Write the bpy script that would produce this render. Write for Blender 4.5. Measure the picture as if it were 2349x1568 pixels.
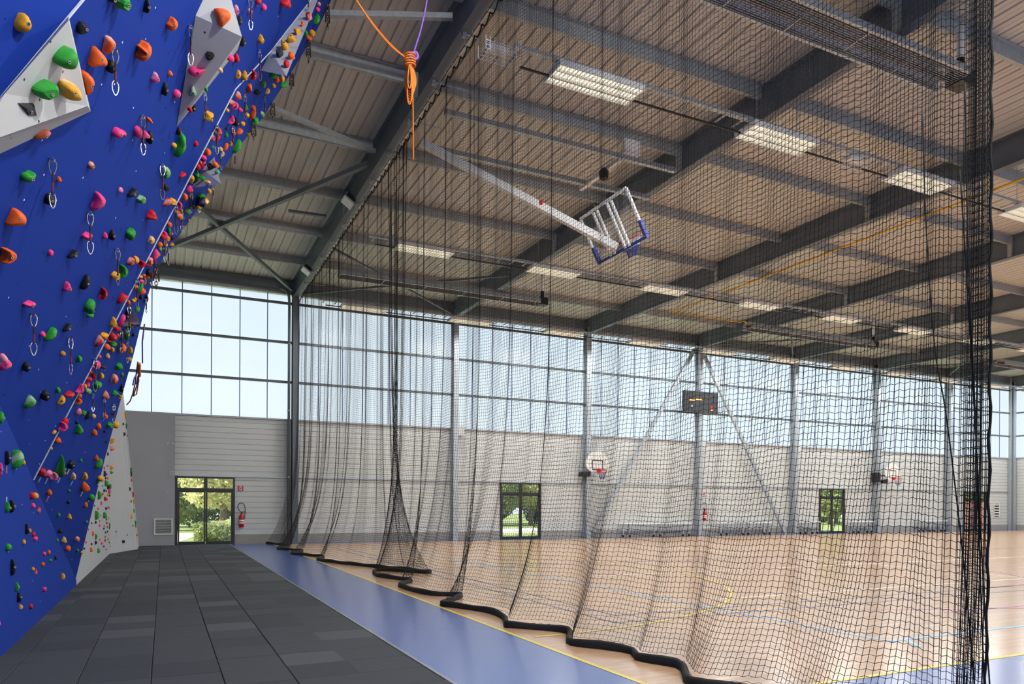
import bpy, math, random
import numpy as np
from mathutils import Vector, Matrix
from mathutils.bvhtree import BVHTree
random.seed(7); RNG = np.random.default_rng(7)
for o in list(bpy.data.objects): bpy.data.objects.remove(o)
SC = bpy.context.scene
COL = SC.collection

# ------------------------------------------------------------------ camera
F_PX, YAW, Y0, ROLL, CX, CAMH = 1657.69, 0.4490, 1157.13, -0.0047, 1174.5, 1.5
cd = bpy.data.cameras.new('camera'); cam = bpy.data.objects.new('camera', cd); COL.objects.link(cam)
cd.sensor_width = 36; cd.lens = 36 * F_PX / 2349; cd.shift_y = (Y0 - 784) / 2349
cd.clip_start = 0.05; cd.clip_end = 500
cam.matrix_world = Matrix.Translation((0, 0, CAMH)) @ Matrix.Rotation(-YAW, 4, 'Z') @ Matrix.Rotation(math.pi/2, 4, 'X') @ Matrix.Rotation(-ROLL, 4, 'Z')
SC.camera = cam

# ------------------------------------------------------------------ world, sun, exposure
SC.view_settings.view_transform = 'Standard'; SC.view_settings.look = 'None'
SC.view_settings.gamma = 1; SC.view_settings.use_curve_mapping = False
SC.view_settings.exposure = 0.95
W = bpy.data.worlds.new('sky'); SC.world = W; W.use_nodes = True
nt = W.node_tree; nt.nodes.clear()
def nd(t, kind, **kw):
    n = t.nodes.new(kind)
    for k, v in kw.items(): setattr(n, k, v)
    return n
wo = nd(nt, 'ShaderNodeOutputWorld'); bg = nd(nt, 'ShaderNodeBackground'); tc = nd(nt, 'ShaderNodeTexCoord')
sx = nd(nt, 'ShaderNodeSeparateXYZ'); cr = nd(nt, 'ShaderNodeValToRGB'); nz = nd(nt, 'ShaderNodeTexNoise'); mx = nd(nt, 'ShaderNodeMix', data_type='RGBA')
nt.links.new(tc.outputs['Generated'], sx.inputs[0]); nt.links.new(sx.outputs['Z'], cr.inputs[0])
e = cr.color_ramp.elements
e[0].position = 0.0; e[0].color = (0.88, 0.95, 1.0, 1); e[1].position = 0.6; e[1].color = (0.50, 0.70, 0.95, 1)
m_ = e.new(0.22); m_.color = (0.74, 0.85, 0.97, 1)
nz.inputs['Scale'].default_value = 2.2; nz.inputs['Detail'].default_value = 5
mp = nd(nt, 'ShaderNodeMapping'); mp.inputs['Scale'].default_value = (1, 1, 3)
nt.links.new(tc.outputs['Generated'], mp.inputs[0]); nt.links.new(mp.outputs[0], nz.inputs['Vector'])
mr = nd(nt, 'ShaderNodeMapRange'); mr.inputs[1].default_value = 0.52; mr.inputs[2].default_value = 0.72; mr.inputs[4].default_value = 0.7
nt.links.new(nz.outputs[0], mr.inputs[0]); nt.links.new(mr.outputs[0], mx.inputs[0])
nt.links.new(cr.outputs[0], mx.inputs[6]); mx.inputs[7].default_value = (0.95, 0.97, 1, 1)
nt.links.new(mx.outputs[2], bg.inputs[0]); bg.inputs[1].default_value = 0.66
nt.links.new(bg.outputs[0], wo.inputs[0])
sd = bpy.data.lights.new('sun', 'SUN'); sd.energy = 6.0; sd.angle = math.radians(1); sd.color = (1, 0.95, 0.85)
sun = bpy.data.objects.new('sun', sd); COL.objects.link(sun)
sun.rotation_euler = Vector((0.85, 0.12, -0.62)).to_track_quat('-Z', 'Y').to_euler()
LAMP_W = 88.0
FLOOD_W = 115.0

# ------------------------------------------------------------------ pixel to ray helpers
cy_, sy_ = math.cos(YAW), math.sin(YAW); cr_, sr_ = math.cos(ROLL), math.sin(ROLL)
O = np.array([0, 0, CAMH])
def ray(x, y):
    u = (x-CX)*cr_ + (y-Y0)*sr_; v = -(x-CX)*sr_ + (y-Y0)*cr_
    lat = u/F_PX; z = -v/F_PX
    return np.array([lat*cy_+sy_, -lat*sy_+cy_, z])
def onX(x, y, X): d = ray(x, y); return O + d*(X/d[0])
def onY(x, y, Y): d = ray(x, y); return O + d*(Y/d[1])
def onZ(x, y, Z): d = ray(x, y); return O + d*((Z-CAMH)/d[2])
def onP(x, y, p, n): d = ray(x, y); return O + d*(np.dot(np.array(p)-O, n)/np.dot(d, n))
def proj(P):
    P = np.atleast_2d(P)
    lat = P[:, 0]*cy_ - P[:, 1]*sy_; D = P[:, 0]*sy_ + P[:, 1]*cy_
    u = F_PX*lat/D; v = -F_PX*(P[:, 2]-CAMH)/D
    return np.stack([CX + u*cr_ - v*sr_, Y0 + u*sr_ + v*cr_], 1)

# ------------------------------------------------------------------ materials
def lin(c):
    return tuple((x/255/12.92 if x <= 10 else ((x/255+0.055)/1.055)**2.4) for x in c) + (1,)
MATS = {}
def mat(name, rgb, rough=0.5, metal=0.0, var=0.0, vscale=5.0, bump=0.0, bscale=60.0, spec=0.5, stretch=None, coat=0.0):
    m = bpy.data.materials.new(name); m.use_nodes = True; t = m.node_tree
    b = t.nodes['Principled BSDF']; b.inputs['Base Color'].default_value = lin(rgb)
    b.inputs['Roughness'].default_value = rough; b.inputs['Metallic'].default_value = metal
    b.inputs['Specular IOR Level'].default_value = spec; b.inputs['Coat Weight'].default_value = coat
    if var or bump:
        co = nd(t, 'ShaderNodeTexCoord'); ma = nd(t, 'ShaderNodeMapping')
        t.links.new(co.outputs['Object'], ma.inputs[0])
        if stretch: ma.inputs['Scale'].default_value = stretch
    if var:
        n = nd(t, 'ShaderNodeTexNoise'); n.inputs['Scale'].default_value = vscale; n.inputs['Detail'].default_value = 4
        t.links.new(ma.outputs[0], n.inputs['Vector'])
        r = nd(t, 'ShaderNodeMapRange'); r.inputs[1].default_value = 0.25; r.inputs[2].default_value = 0.75
        r.inputs[3].default_value = 1-var; r.inputs[4].default_value = 1+var
        t.links.new(n.outputs[0], r.inputs[0])
        h = nd(t, 'ShaderNodeHueSaturation'); h.inputs['Color'].default_value = lin(rgb)
        t.links.new(r.outputs[0], h.inputs['Value']); t.links.new(h.outputs[0], b.inputs['Base Color'])
    if bump:
        n2 = nd(t, 'ShaderNodeTexNoise'); n2.inputs['Scale'].default_value = bscale; n2.inputs['Detail'].default_value = 3
        t.links.new(ma.outputs[0], n2.inputs['Vector'])
        bu = nd(t, 'ShaderNodeBump'); bu.inputs['Strength'].default_value = bump; bu.inputs['Distance'].default_value = 0.01
        t.links.new(n2.outputs[0], bu.inputs['Height']); t.links.new(bu.outputs[0], b.inputs['Normal'])
    MATS[name] = m; return m
def emit(name, rgb, strength):
    m = bpy.data.materials.new(name); m.use_nodes = True; t = m.node_tree
    b = t.nodes['Principled BSDF']; b.inputs['Base Color'].default_value = lin(rgb)
    b.inputs['Emission Color'].default_value = lin(rgb); b.inputs['Emission Strength'].default_value = strength
    MATS[name] = m; return m

mat('blue_paint', (24, 52, 158), 0.85, bump=0.2, bscale=180, spec=0.12)
def speckle(m, base):
    t = m.node_tree; b = t.nodes['Principled BSDF']; co = nd(t, 'ShaderNodeTexCoord')
    def dots(scale, thr, rnd):
        v = nd(t, 'ShaderNodeTexVoronoi'); v.inputs['Scale'].default_value = scale; v.inputs['Randomness'].default_value = rnd
        t.links.new(co.outputs['Object'], v.inputs['Vector'])
        c = nd(t, 'ShaderNodeMath', operation='LESS_THAN'); c.inputs[1].default_value = thr
        t.links.new(v.outputs['Distance'], c.inputs[0]); return c
    a = dots(5.2, 0.055, 0.5); w = dots(4.6, 0.045, 1.0)
    m1 = nd(t, 'ShaderNodeMix', data_type='RGBA'); m1.inputs[6].default_value = lin(base); m1.inputs[7].default_value = lin((12, 20, 60))
    t.links.new(a.outputs[0], m1.inputs[0])
    m2 = nd(t, 'ShaderNodeMix', data_type='RGBA'); m2.inputs[7].default_value = lin((215, 220, 235))
    t.links.new(w.outputs[0], m2.inputs[0]); t.links.new(m1.outputs[2], m2.inputs[6]); t.links.new(m2.outputs[2], b.inputs['Base Color'])
speckle(MATS['blue_paint'], (26, 57, 150))
mat('grey_dotted', (184, 186, 187), 0.65)
def dotted(m, base):
    t = m.node_tree; b = t.nodes['Principled BSDF']; co = nd(t, 'ShaderNodeTexCoord'); v = nd(t, 'ShaderNodeTexVoronoi'); v.inputs['Scale'].default_value = 7.0; v.inputs['Randomness'].default_value = 0.6
    t.links.new(co.outputs['Object'], v.inputs['Vector']); c = nd(t, 'ShaderNodeMath', operation='LESS_THAN'); c.inputs[1].default_value = 0.075; t.links.new(v.outputs['Distance'], c.inputs[0])
    x = nd(t, 'ShaderNodeMix', data_type='RGBA'); x.inputs[6].default_value = lin(base); x.inputs[7].default_value = lin((40, 40, 42)); t.links.new(c.outputs[0], x.inputs[0]); t.links.new(x.outputs[2], b.inputs['Base Color'])
dotted(MATS['grey_dotted'], (184, 186, 187))
mat('grey_paint', (180, 182, 185), 0.65, var=0.04, vscale=3, bump=0.15, bscale=150)
mat('grey_ply', (158, 160, 166), 0.6, var=0.03, vscale=2)
mat('trim_white', (188, 196, 212), 0.35)
mat('rubber', (66, 69, 73), 0.8, var=0.25, vscale=90, bump=0.5, bscale=220, spec=0.3)
mat('rubber_light', (79, 82, 85), 0.8, var=0.22, vscale=90, bump=0.5, bscale=220, spec=0.3)
mat('rubber_dark', (60, 63, 67), 0.8, var=0.25, vscale=90, bump=0.5, bscale=220, spec=0.3)
mat('edge_metal', (150, 152, 155), 0.35, 0.8)
mat('blue_vinyl', (82, 103, 162), 0.2, var=0.04, vscale=0.8, bump=0.04, bscale=3, spec=0.65)
mat('yellow_line', (222, 198, 60), 0.3)
mat('sky_line', (130, 190, 240), 0.3)
mat('navy_line', (100, 110, 140), 0.3)
mat('purple_line', (176, 112, 140), 0.3)
mat('white_line', (232, 222, 214), 0.3)
mat('concrete', (150, 148, 142), 0.8, var=0.08, vscale=4)
mat('cladding', (198, 203, 203), 0.45, var=0.03, vscale=1.5)
mat('galv', (172, 180, 188), 0.42, 0.55, var=0.16, vscale=14)
mat('galv_dull', (164, 170, 174), 0.5, 0.3, var=0.16, vscale=10)
mat('dark_steel', (100, 109, 119), 0.45, 0.15, var=0.10, vscale=3)
mat('deck', (192, 191, 187), 0.45, 0.1, var=0.08, vscale=2.0, stretch=(6, 0.3, 1))
mat('girt_grey', (96, 101, 107), 0.5, 0.3); mat('joint_blue', (78, 88, 138), 0.4)
mat('alu_dark', (52, 54, 56), 0.4, 0.3)
mat('black_net', (14, 14, 16), 0.8)
mat('black_tape', (12, 12, 13), 0.75, bump=0.3, bscale=120)
mat('white_enamel', (228, 229, 228), 0.4)
mat('black_plastic', (18, 18, 20), 0.45)
mat('red_paint', (196, 26, 30), 0.3)
mat('chrome', (205, 208, 212), 0.18, 1.0)
mat('brass_chain', (120, 108, 70), 0.35, 0.9)
mat('webbing', (40, 24, 28), 0.8, var=0.5, vscale=60)
mat('webbing_red', (120, 26, 40), 0.8)
mat('orange_rope', (238, 128, 30), 0.7, bump=0.6, bscale=300)
mat('purple_sling', (132, 92, 190), 0.75)
mat('rope_red', (120, 50, 50), 0.75)
mat('pad_blue', (18, 52, 150), 0.5)
mat('yellow_pipe', (226, 178, 30), 0.4)
mat('score_face', (44, 46, 52), 0.35)
emit('led_orange', (255, 120, 40), 2.0)
emit('lamp_glow', (255, 248, 222), 0.75)
mat('wood_door', (196, 158, 138), 0.5, var=0.06, vscale=6, stretch=(6, 6, 0.6))
mat('grille_brown', (112, 92, 78), 0.45, 0.4)
mat('grass', (140, 152, 92), 0.9, var=0.35, vscale=1.2)
mat('gravel', (226, 222, 206), 0.9, var=0.06, vscale=6)
mat('bark', (112, 100, 86), 0.9, var=0.2, vscale=8)
mat('tag_pale', (200, 212, 220), 0.6); mat('tag_blue', (110, 160, 215), 0.6); mat('tag_pink', (190, 110, 130), 0.6)
mat('tag_yellow', (225, 220, 150), 0.6); mat('tag_green', (110, 170, 140), 0.6)
def leafmat(name, rgb):
    m = mat(name, rgb, 0.6, var=0.3, vscale=3); t = m.node_tree; b = t.nodes['Principled BSDF']
    tr = nd(t, 'ShaderNodeBsdfTranslucent'); tr.inputs[0].default_value = lin(tuple(min(255, int(c*1.25)) for c in rgb))
    ms = nd(t, 'ShaderNodeMixShader'); ms.inputs[0].default_value = 0.35
    t.links.new(b.outputs[0], ms.inputs[1]); t.links.new(tr.outputs[0], ms.inputs[2]); t.links.new(ms.outputs[0], t.nodes['Material Output'].inputs[0])
leafmat('leaf_green', (140, 150, 98)); leafmat('leaf_yellow', (190, 188, 138)); leafmat('leaf_dark', (98, 116, 82))
def thin_glass(name, tint, gloss, diffuse):
    m = bpy.data.materials.new(name); m.use_nodes = True; t = m.node_tree; t.nodes.clear()
    out = nd(t, 'ShaderNodeOutputMaterial'); tr = nd(t, 'ShaderNodeBsdfTransparent'); tr.inputs[0].default_value = tint
    gl = nd(t, 'ShaderNodeBsdfGlossy'); gl.inputs['Roughness'].default_value = 0.05 if diffuse == 0 else 0.3
    m1 = nd(t, 'ShaderNodeMixShader'); m1.inputs[0].default_value = gloss
    t.links.new(tr.outputs[0], m1.inputs[1]); t.links.new(gl.outputs[0], m1.inputs[2]); last = m1
    if diffuse:
        tl = nd(t, 'ShaderNodeBsdfTranslucent'); tl.inputs[0].default_value = (0.90, 0.93, 0.98, 1)
        m2 = nd(t, 'ShaderNodeMixShader'); m2.inputs[0].default_value = diffuse
        t.links.new(m1.outputs[0], m2.inputs[1]); t.links.new(tl.outputs[0], m2.inputs[2]); last = m2
    t.links.new(last.outputs[0], out.inputs[0]); MATS[name] = m
thin_glass('polycarb', (0.93, 0.94, 0.96, 1), 0.02, 0.18)
thin_glass('glass', (0.95, 0.97, 0.96, 1), 0.06, 0)
thin_glass('acrylic', (0.95, 0.96, 0.97, 1), 0.06, 0)

# court wood: narrow strips along X
def court_mat():
    m = bpy.data.materials.new('court_wood'); m.use_nodes = True; t = m.node_tree; b = t.nodes['Principled BSDF']
    co = nd(t, 'ShaderNodeTexCoord'); br = nd(t, 'ShaderNodeTexBrick')
    br.inputs['Scale'].default_value = 1; br.inputs['Brick Width'].default_value = 1.3; br.inputs['Row Height'].default_value = 0.07
    br.inputs['Mortar Size'].default_value = 0.0015; br.inputs['Color1'].default_value = lin((210, 172, 136)); br.inputs['Color2'].default_value = lin((196, 156, 118)); br.inputs['Mortar'].default_value = lin((176, 134, 102))
    t.links.new(co.outputs['Object'], br.inputs['Vector'])
    ma = nd(t, 'ShaderNodeMapping'); ma.inputs['Scale'].default_value = (0.6, 9, 1); n = nd(t, 'ShaderNodeTexNoise'); n.inputs['Scale'].default_value = 2.5; n.inputs['Detail'].default_value = 5
    t.links.new(co.outputs['Object'], ma.inputs[0]); t.links.new(ma.outputs[0], n.inputs['Vector'])
    r = nd(t, 'ShaderNodeMapRange'); r.inputs[3].default_value = 0.88; r.inputs[4].default_value = 1.1
    t.links.new(n.outputs[0], r.inputs[0]); h = nd(t, 'ShaderNodeHueSaturation')
    t.links.new(br.outputs['Color'], h.inputs['Color']); t.links.new(r.outputs[0], h.inputs['Value']); t.links.new(h.outputs[0], b.inputs['Base Color'])
    b.inputs['Roughness'].default_value = 0.17; MATS['court_wood'] = m
court_mat()
HCOL = {'o': ('orange', (232, 96, 32)), 'y': ('yellow', (222, 158, 38)), 'g': ('green', (40, 148, 48)), 'k': ('black', (24, 25, 28)),
        'K': ('charcoal', (48, 49, 58)), 'p': ('pink', (240, 64, 132)), 'r': ('red', (196, 26, 40)), 'b': ('navy blue', (28, 52, 120)), 'G': ('pale green', (92, 148, 110))}
for k, (n_, rgb) in HCOL.items(): mat('hold_'+k, rgb, 0.55, var=0.10, vscale=14, bump=0.25, bscale=140, spec=0.35)
# chalk-worn variant of holds: pale chalk patches
def chalky(k):
    m = MATS['hold_'+k].copy(); m.name = 'hold_chalk_'+k; t = m.node_tree; b = t.nodes['Principled BSDF']
    src = b.inputs['Base Color'].links[0].from_socket; co = nd(t, 'ShaderNodeTexCoord'); n = nd(t, 'ShaderNodeTexNoise'); n.inputs['Scale'].default_value = 9
    t.links.new(co.outputs['Object'], n.inputs['Vector']); r = nd(t, 'ShaderNodeMapRange'); r.inputs[1].default_value = 0.5; r.inputs[2].default_value = 0.72; r.inputs[4].default_value = 0.6
    t.links.new(n.outputs[0], r.inputs[0]); x = nd(t, 'ShaderNodeMix', data_type='RGBA'); x.inputs[7].default_value = lin((225, 222, 215))
    t.links.new(r.outputs[0], x.inputs[0]); t.links.new(src, x.inputs[6]); t.links.new(x.outputs[2], b.inputs['Base Color']); MATS[m.name] = m
for k in HCOL: chalky(k)

# ------------------------------------------------------------------ mesh builder
WLOC = {}
class MB:
    def __init__(s): s.v = []; s.f = []
    def add(s, vs, fs):
        n = len(s.v); s.v += [tuple(map(float, v)) for v in vs]; s.f += [tuple(i+n for i in f) for f in fs]; return s
    def box(s, x0, x1, y0, y1, z0, z1):
        vs = [(x0, y0, z0), (x1, y0, z0), (x1, y1, z0), (x0, y1, z0), (x0, y0, z1), (x1, y0, z1), (x1, y1, z1), (x0, y1, z1)]
        return s.add(vs, [(0, 3, 2, 1), (4, 5, 6, 7), (0, 1, 5, 4), (1, 2, 6, 5), (2, 3, 7, 6), (3, 0, 4, 7)])
    def bbox(s, x0, x1, y0, y1, z0, z1, b=0.004):     # box with chamfered top edges
        vs = [(x0, y0, z0), (x1, y0, z0), (x1, y1, z0), (x0, y1, z0), (x0, y0, z1-b), (x1, y0, z1-b), (x1, y1, z1-b), (x0, y1, z1-b),
              (x0+b, y0+b, z1), (x1-b, y0+b, z1), (x1-b, y1-b, z1), (x0+b, y1-b, z1)]
        return s.add(vs, [(0, 3, 2, 1), (8, 9, 10, 11), (0, 1, 5, 4), (1, 2, 6, 5), (2, 3, 7, 6), (3, 0, 4, 7), (4, 5, 9, 8), (5, 6, 10, 9), (6, 7, 11, 10), (7, 4, 8, 11)])
    def prism(s, prof, p0, p1, up=(0, 0, 1)):          # 2D profile (a,b) swept from p0 to p1; a along side, b along up
        p0, p1 = Vector(p0), Vector(p1); d = (p1-p0).normalized(); u = Vector(up); sd_ = d.cross(u).normalized(); u2 = sd_.cross(d).normalized()
        n = len(prof); vs = [p0+sd_*a+u2*b for a, b in prof] + [p1+sd_*a+u2*b for a, b in prof]
        fs = [(i, (i+1) % n, n+(i+1) % n, n+i) for i in range(n)] + [tuple(range(n-1, -1, -1)), tuple(range(n, 2*n))]
        return s.add(vs, fs)
    def bar(s, p0, p1, w, h, up=(0, 0, 1)):
        return s.prism([(-w/2, -h/2), (w/2, -h/2), (w/2, h/2), (-w/2, h/2)], p0, p1, up)
    def ibeam(s, p0, p1, w, h, tf=0.02, tw=0.014, up=(0, 0, 1)):
        for a0, a1, b0, b1 in ((-w/2, w/2, -h/2, -h/2+tf), (-w/2, w/2, h/2-tf, h/2), (-tw/2, tw/2, -h/2+tf, h/2-tf)):
            s.prism([(a0, b0), (a1, b0), (a1, b1), (a0, b1)], p0, p1, up)
        return s
    def tube(s, pts, r, n=8, closed=False, cap=True):
        pts = [Vector(p) for p in pts]; m = len(pts); rs = r if hasattr(r, '__len__') else [r]*m
        base = len(s.v); prev = None
        for i, p in enumerate(pts):
            a = pts[(i-1) % m] if (closed or i > 0) else p; b = pts[(i+1) % m] if (closed or i < m-1) else p
            t = (b-a).normalized() if (b-a).length > 1e-9 else Vector((0, 0, 1))
            if prev is None:
                ref = Vector((0, 0, 1)) if abs(t.z) < 0.9 else Vector((1, 0, 0)); nrm = t.cross(ref).normalized()
            else:
                nrm = prev - t*prev.dot(t); nrm = nrm.normalized() if nrm.length > 1e-6 else t.orthogonal().normalized()
            prev = nrm; bi = t.cross(nrm)
            for k in range(n):
                a_ = 2*math.pi*k/n; s.v.append(tuple(p + (nrm*math.cos(a_)+bi*math.sin(a_))*rs[i]))
        for i in range(m if closed else m-1):
            j = (i+1) % m
            for k in range(n):
                k2 = (k+1) % n; s.f.append((base+i*n+k, base+i*n+k2, base+j*n+k2, base+j*n+k))
        if cap and not closed:
            s.f.append(tuple(base+k for k in range(n-1, -1, -1))); s.f.append(tuple(base+(m-1)*n+k for k in range(n)))
        return s
    def lathe(s, prof, c, n=16):                       # (r,z) profile around vertical axis at c
        base = len(s.v); cx, cy, cz = c
        for r, z in prof:
            for k in range(n): a = 2*math.pi*k/n; s.v.append((cx+r*math.cos(a), cy+r*math.sin(a), cz+z))
        for i in range(len(prof)-1):
            for k in range(n): k2 = (k+1) % n; s.f.append((base+i*n+k, base+i*n+k2, base+(i+1)*n+k2, base+(i+1)*n+k))
        s.f.append(tuple(base+k for k in range(n-1, -1, -1))); s.f.append(tuple(base+(len(prof)-1)*n+k for k in range(n)))
        return s
    def poly(s, pts, back):                            # flat polygon given thickness: pts front, back = offset vector
        n = len(pts); b = Vector(back); vs = [Vector(p) for p in pts] + [Vector(p)+b for p in pts]
        return s.add(vs, [tuple(range(n)), tuple(range(2*n-1, n-1, -1))] + [((i+1) % n, i, n+i, n+(i+1) % n) for i in range(n)])
    def mesh(s, name, m, loc=(0, 0, 0), smooth=False):
        me = bpy.data.meshes.new(name); l = Vector(loc)
        me.from_pydata([tuple(Vector(v)-l) for v in s.v], [], s.f); me.update()
        if smooth: me.shade_smooth()
        me.materials.append(MATS[m] if isinstance(m, str) else m); return me
    def build(s, name, m, parent=None, loc=None, smooth=False):
        wl = Vector(loc) if loc is not None else (Vector(WLOC[parent.name]) if parent else Vector((0, 0, 0)))
        return link(name, s.mesh(name, m, wl, smooth), parent, wl)
def link(name, me, parent=None, wl=(0, 0, 0)):
    o = bpy.data.objects.new(name, me); COL.objects.link(o); wl = Vector(wl)
    o.location = wl - (Vector(WLOC[parent.name]) if parent else Vector((0, 0, 0)))
    if parent: o.parent = parent
    WLOC[o.name] = tuple(wl); return o
def empty(name, loc=(0, 0, 0)):
    o = bpy.data.objects.new(name, None); o.empty_display_size = 0.1; COL.objects.link(o); o.location = loc; WLOC[o.name] = tuple(loc); return o
def tag(o, label=None, cat=None, group=None, kind=None):
    if label: o['label'] = label
    if cat: o['category'] = cat
    if group: o['group'] = group
    if kind: o['kind'] = kind
    return o
def struct(name, loc=(0, 0, 0)): return tag(empty(name, loc), kind='structure')
def V(*a): return Vector(a)

# ------------------------------------------------------------------ building dimensions
YW = 28.46; X0, SP = 4.458, 6.4625; NF = 8
FR = [X0 + k*SP for k in range(NF)]            # frame lines at the window wall
XE = FR[-1] + 0.25; XG = -2.35; YN = -4.2
ZP, ZDECK, ZRAF = 4.67, 9.97, 9.28
XEDGE, XYEL, XC = 2.165, 3.645, -1.41

# ------------------------------------------------------------------ floor
fl = struct('floor')
MB().box(XG, XE+0.3, YN, YW+0.1, -0.25, -0.012).build('concrete_slab', 'concrete', fl)
MB().box(XYEL, XE, 4.41, 27.75, -0.012, 0.0).build('court_surface', 'court_wood', fl)
MB().box(XEDGE+0.03, XYEL, YN, YW, -0.012, 0.0).build('blue_surface', 'blue_vinyl', fl)
MB().box(XYEL, XE, YN, 4.41, -0.012, 0.0).build('blue_surface', 'blue_vinyl', fl)
MB().box(XYEL, XE, 27.75, YW, -0.012, 0.0).build('blue_surface', 'blue_vinyl', fl)
MB().bbox(XEDGE, XEDGE+0.035, YN, YW, -0.012, 0.016).build('edge_strip', 'edge_metal', fl)
tl = 0.5535; tm = {}
for kind in ('rubber', 'rubber_light', 'rubber_dark'):
    for w in (tl, 0.32, 0.605):
        tm[kind, w] = MB().bbox(-w/2+0.003, w/2-0.003, -tl/2+0.003, tl/2-0.003, -0.03, 0.0, 0.004).mesh('rubber_tile', kind)
tx = [(-0.644-tl-0.16, 0.32), (-0.644-tl/2, tl), (-0.644+tl/2, tl), (-0.644+1.5*tl, tl), (-0.644+2.5*tl, tl), (-0.644+3.5*tl, tl), (1.56+0.3, 0.605)]
y = 6.32 - tl
nrow = 0; rr = random.Random(3)
while y + tl < YW + 0.3 and nrow < 41:
    for (xc_, w) in tx:
        q = rr.random(); kind = 'rubber_light' if q < 0.2 else ('rubber_dark' if q < 0.5 else 'rubber')
        o = link('rubber_tile', tm[kind, w], fl, (xc_, min(y + tl/2, YW-0.05), 0.012 + rr.uniform(-0.0015, 0.0015)))
    y += tl; nrow += 1
MB().box(-1.6, XEDGE, YN, 6.32-tl, -0.012, 0.012).build('rubber_sheet', 'rubber', fl)
MB().box(XG, -1.48, YN, YW, -0.012, 0.010).build('rubber_sheet', 'rubber', fl)
def line(p, q, w, m): MB().bar((p[0], p[1], 0.0015), (q[0], q[1], 0.0015), w, 0.003).build('court_line', m, fl)
def arc(cx, cy, r, a0, a1, w, m, n=40):
    b = MB(); vs = []; fs = []
    for i in range(n+1):
        a = math.radians(a0+(a1-a0)*i/n)
        for rr_ in (r-w/2, r+w/2): vs.append((cx+rr_*math.cos(a), cy+rr_*math.sin(a), 0.003))
    for i in range(n): fs.append((2*i, 2*i+1, 2*i+3, 2*i+2))
    b.add(vs, fs).build('court_line', m, fl)
line((XYEL, 4.38), (XYEL, 27.7), 0.055, 'yellow_line'); line((XYEL, 4.38), (XE, 4.38), 0.055, 'yellow_line')
arc(3.8, 13.9, 6.62, -90, 0, 0.055, 'yellow_line'); line((10.42, 13.9), (10.42, 18.0), 0.055, 'yellow_line'); arc(3.8, 18.0, 6.62, 0, 90, 0.055, 'yellow_line')
line((7.28, 5.42), (46, 5.42), 0.05, 'sky_line'); line((7.28, 5.42), (7.05, 26.5), 0.05, 'sky_line'); line((7.51, 5.37), (7.31, 5.07), 0.05, 'sky_line')
line((5.55, 8.2), (5.55, 24), 0.04, 'navy_line'); line((5.2, 7.72), (5.2, 24), 0.04, 'navy_line'); line((5.2, 7.75), (19, 7.75), 0.04, 'navy_line')
line((5.55, 8.25), (19, 8.25), 0.04, 'navy_line'); line((4.0, 15.9), (44, 15.9), 0.04, 'navy_line')
arc(14.1, 12.0, 3.75, -95, 40, 0.07, 'purple_line'); line((10, 6.55), (24, 6.55), 0.05, 'purple_line'); line((9.2, 7.2), (12.6, 6.0), 0.04, 'purple_line')
line((8, 9.0), (40, 9.0), 0.05, 'white_line'); line((16.5, 9.0), (16.5, 24), 0.05, 'white_line'); line((8, 13.0), (30, 13.0), 0.05, 'white_line')

# ------------------------------------------------------------------ walls
def clad_profile(z0, z1, pitch=0.2, d=0.022):
    prof = [(0, z0)]; z = z0
    while z < z1 - 1e-6:
        e_ = min(z+pitch, z1); prof += [(0, e_-0.03 if e_-0.03 > z else e_), (d, e_-0.018 if e_-0.018 > z else e_), (d, e_-0.006 if e_-0.006 > z else e_), (0, e_)]; z = e_
    return prof
def clad_sheet(mb, x0, x1, y, z0, z1, axis='x', sgn=1, pitch=0.2):
    pr = clad_profile(z0, z1, pitch); vs = []; fs = []
    for d, z in pr:
        if axis == 'x': vs += [(x0, y+sgn*d, z), (x1, y+sgn*d, z)]
        else: vs += [(y+sgn*d, x0, z), (y+sgn*d, x1, z)]
    for i in range(len(pr)-1): fs.append((2*i, 2*i+1, 2*i+3, 2*i+2))
    mb.add(vs, fs)
    if axis == 'x': mb.box(x0, x1, y+sgn*0.03, y+sgn*0.1, z0, z1)
    else: mb.box(min(y+sgn*0.03, y+sgn*0.1), max(y+sgn*0.03, y+sgn*0.1), x0, x1, z0, z1)
    return mb
DOORS = [(0.37, 2.36), (13.13, 15.13), (32.43, 34.44), (45.06, 47.3)]
wb = struct('wall_back')
edges = [XG] + FR
ZL = 2.50
for k in range(len(edges)-1):
    a, b = edges[k], edges[k+1]
    # stacked cladding trays, one object per tray
    z = ZL
    while z < ZP-0.01:
        z1 = min(z+0.4, ZP); clad_sheet(MB(), a, b, YW, z, z1).build('cladding_panel', 'cladding', wb, loc=((a+b)/2, YW, z)); z = z1
    segs = [(a, b)]
    for d0, d1 in DOORS:
        segs = [s for (p, q) in segs for s in (((p, min(q, d0)), (max(p, d1), q)) if d0 < q and d1 > p else ((p, q),)) if s[1]-s[0] > 0.02]
    for (p, q) in segs:
        z = 0.36
        while z < ZL-0.01:
            z1 = min(z+0.4, ZL-0.02)
            if z1-z < 0.05: break
            clad_sheet(MB(), p, q, YW, z, z1).build('cladding_panel', 'cladding', wb, loc=((p+q)/2, YW, z)); z = z1
        MB().box(p, q, YW-0.02, YW+0.12, 0, 0.36).build('plinth', 'concrete', wb)
    MB().box(a, b, YW-0.05, YW+0.02, ZL-0.035, ZL+0.015).build('lintel_rail', 'galv', wb)
    MB().box(a, b, YW-0.06, YW+0.1, ZP-0.02, ZP+0.04).build('cill_flashing', 'galv_dull', wb)
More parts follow.
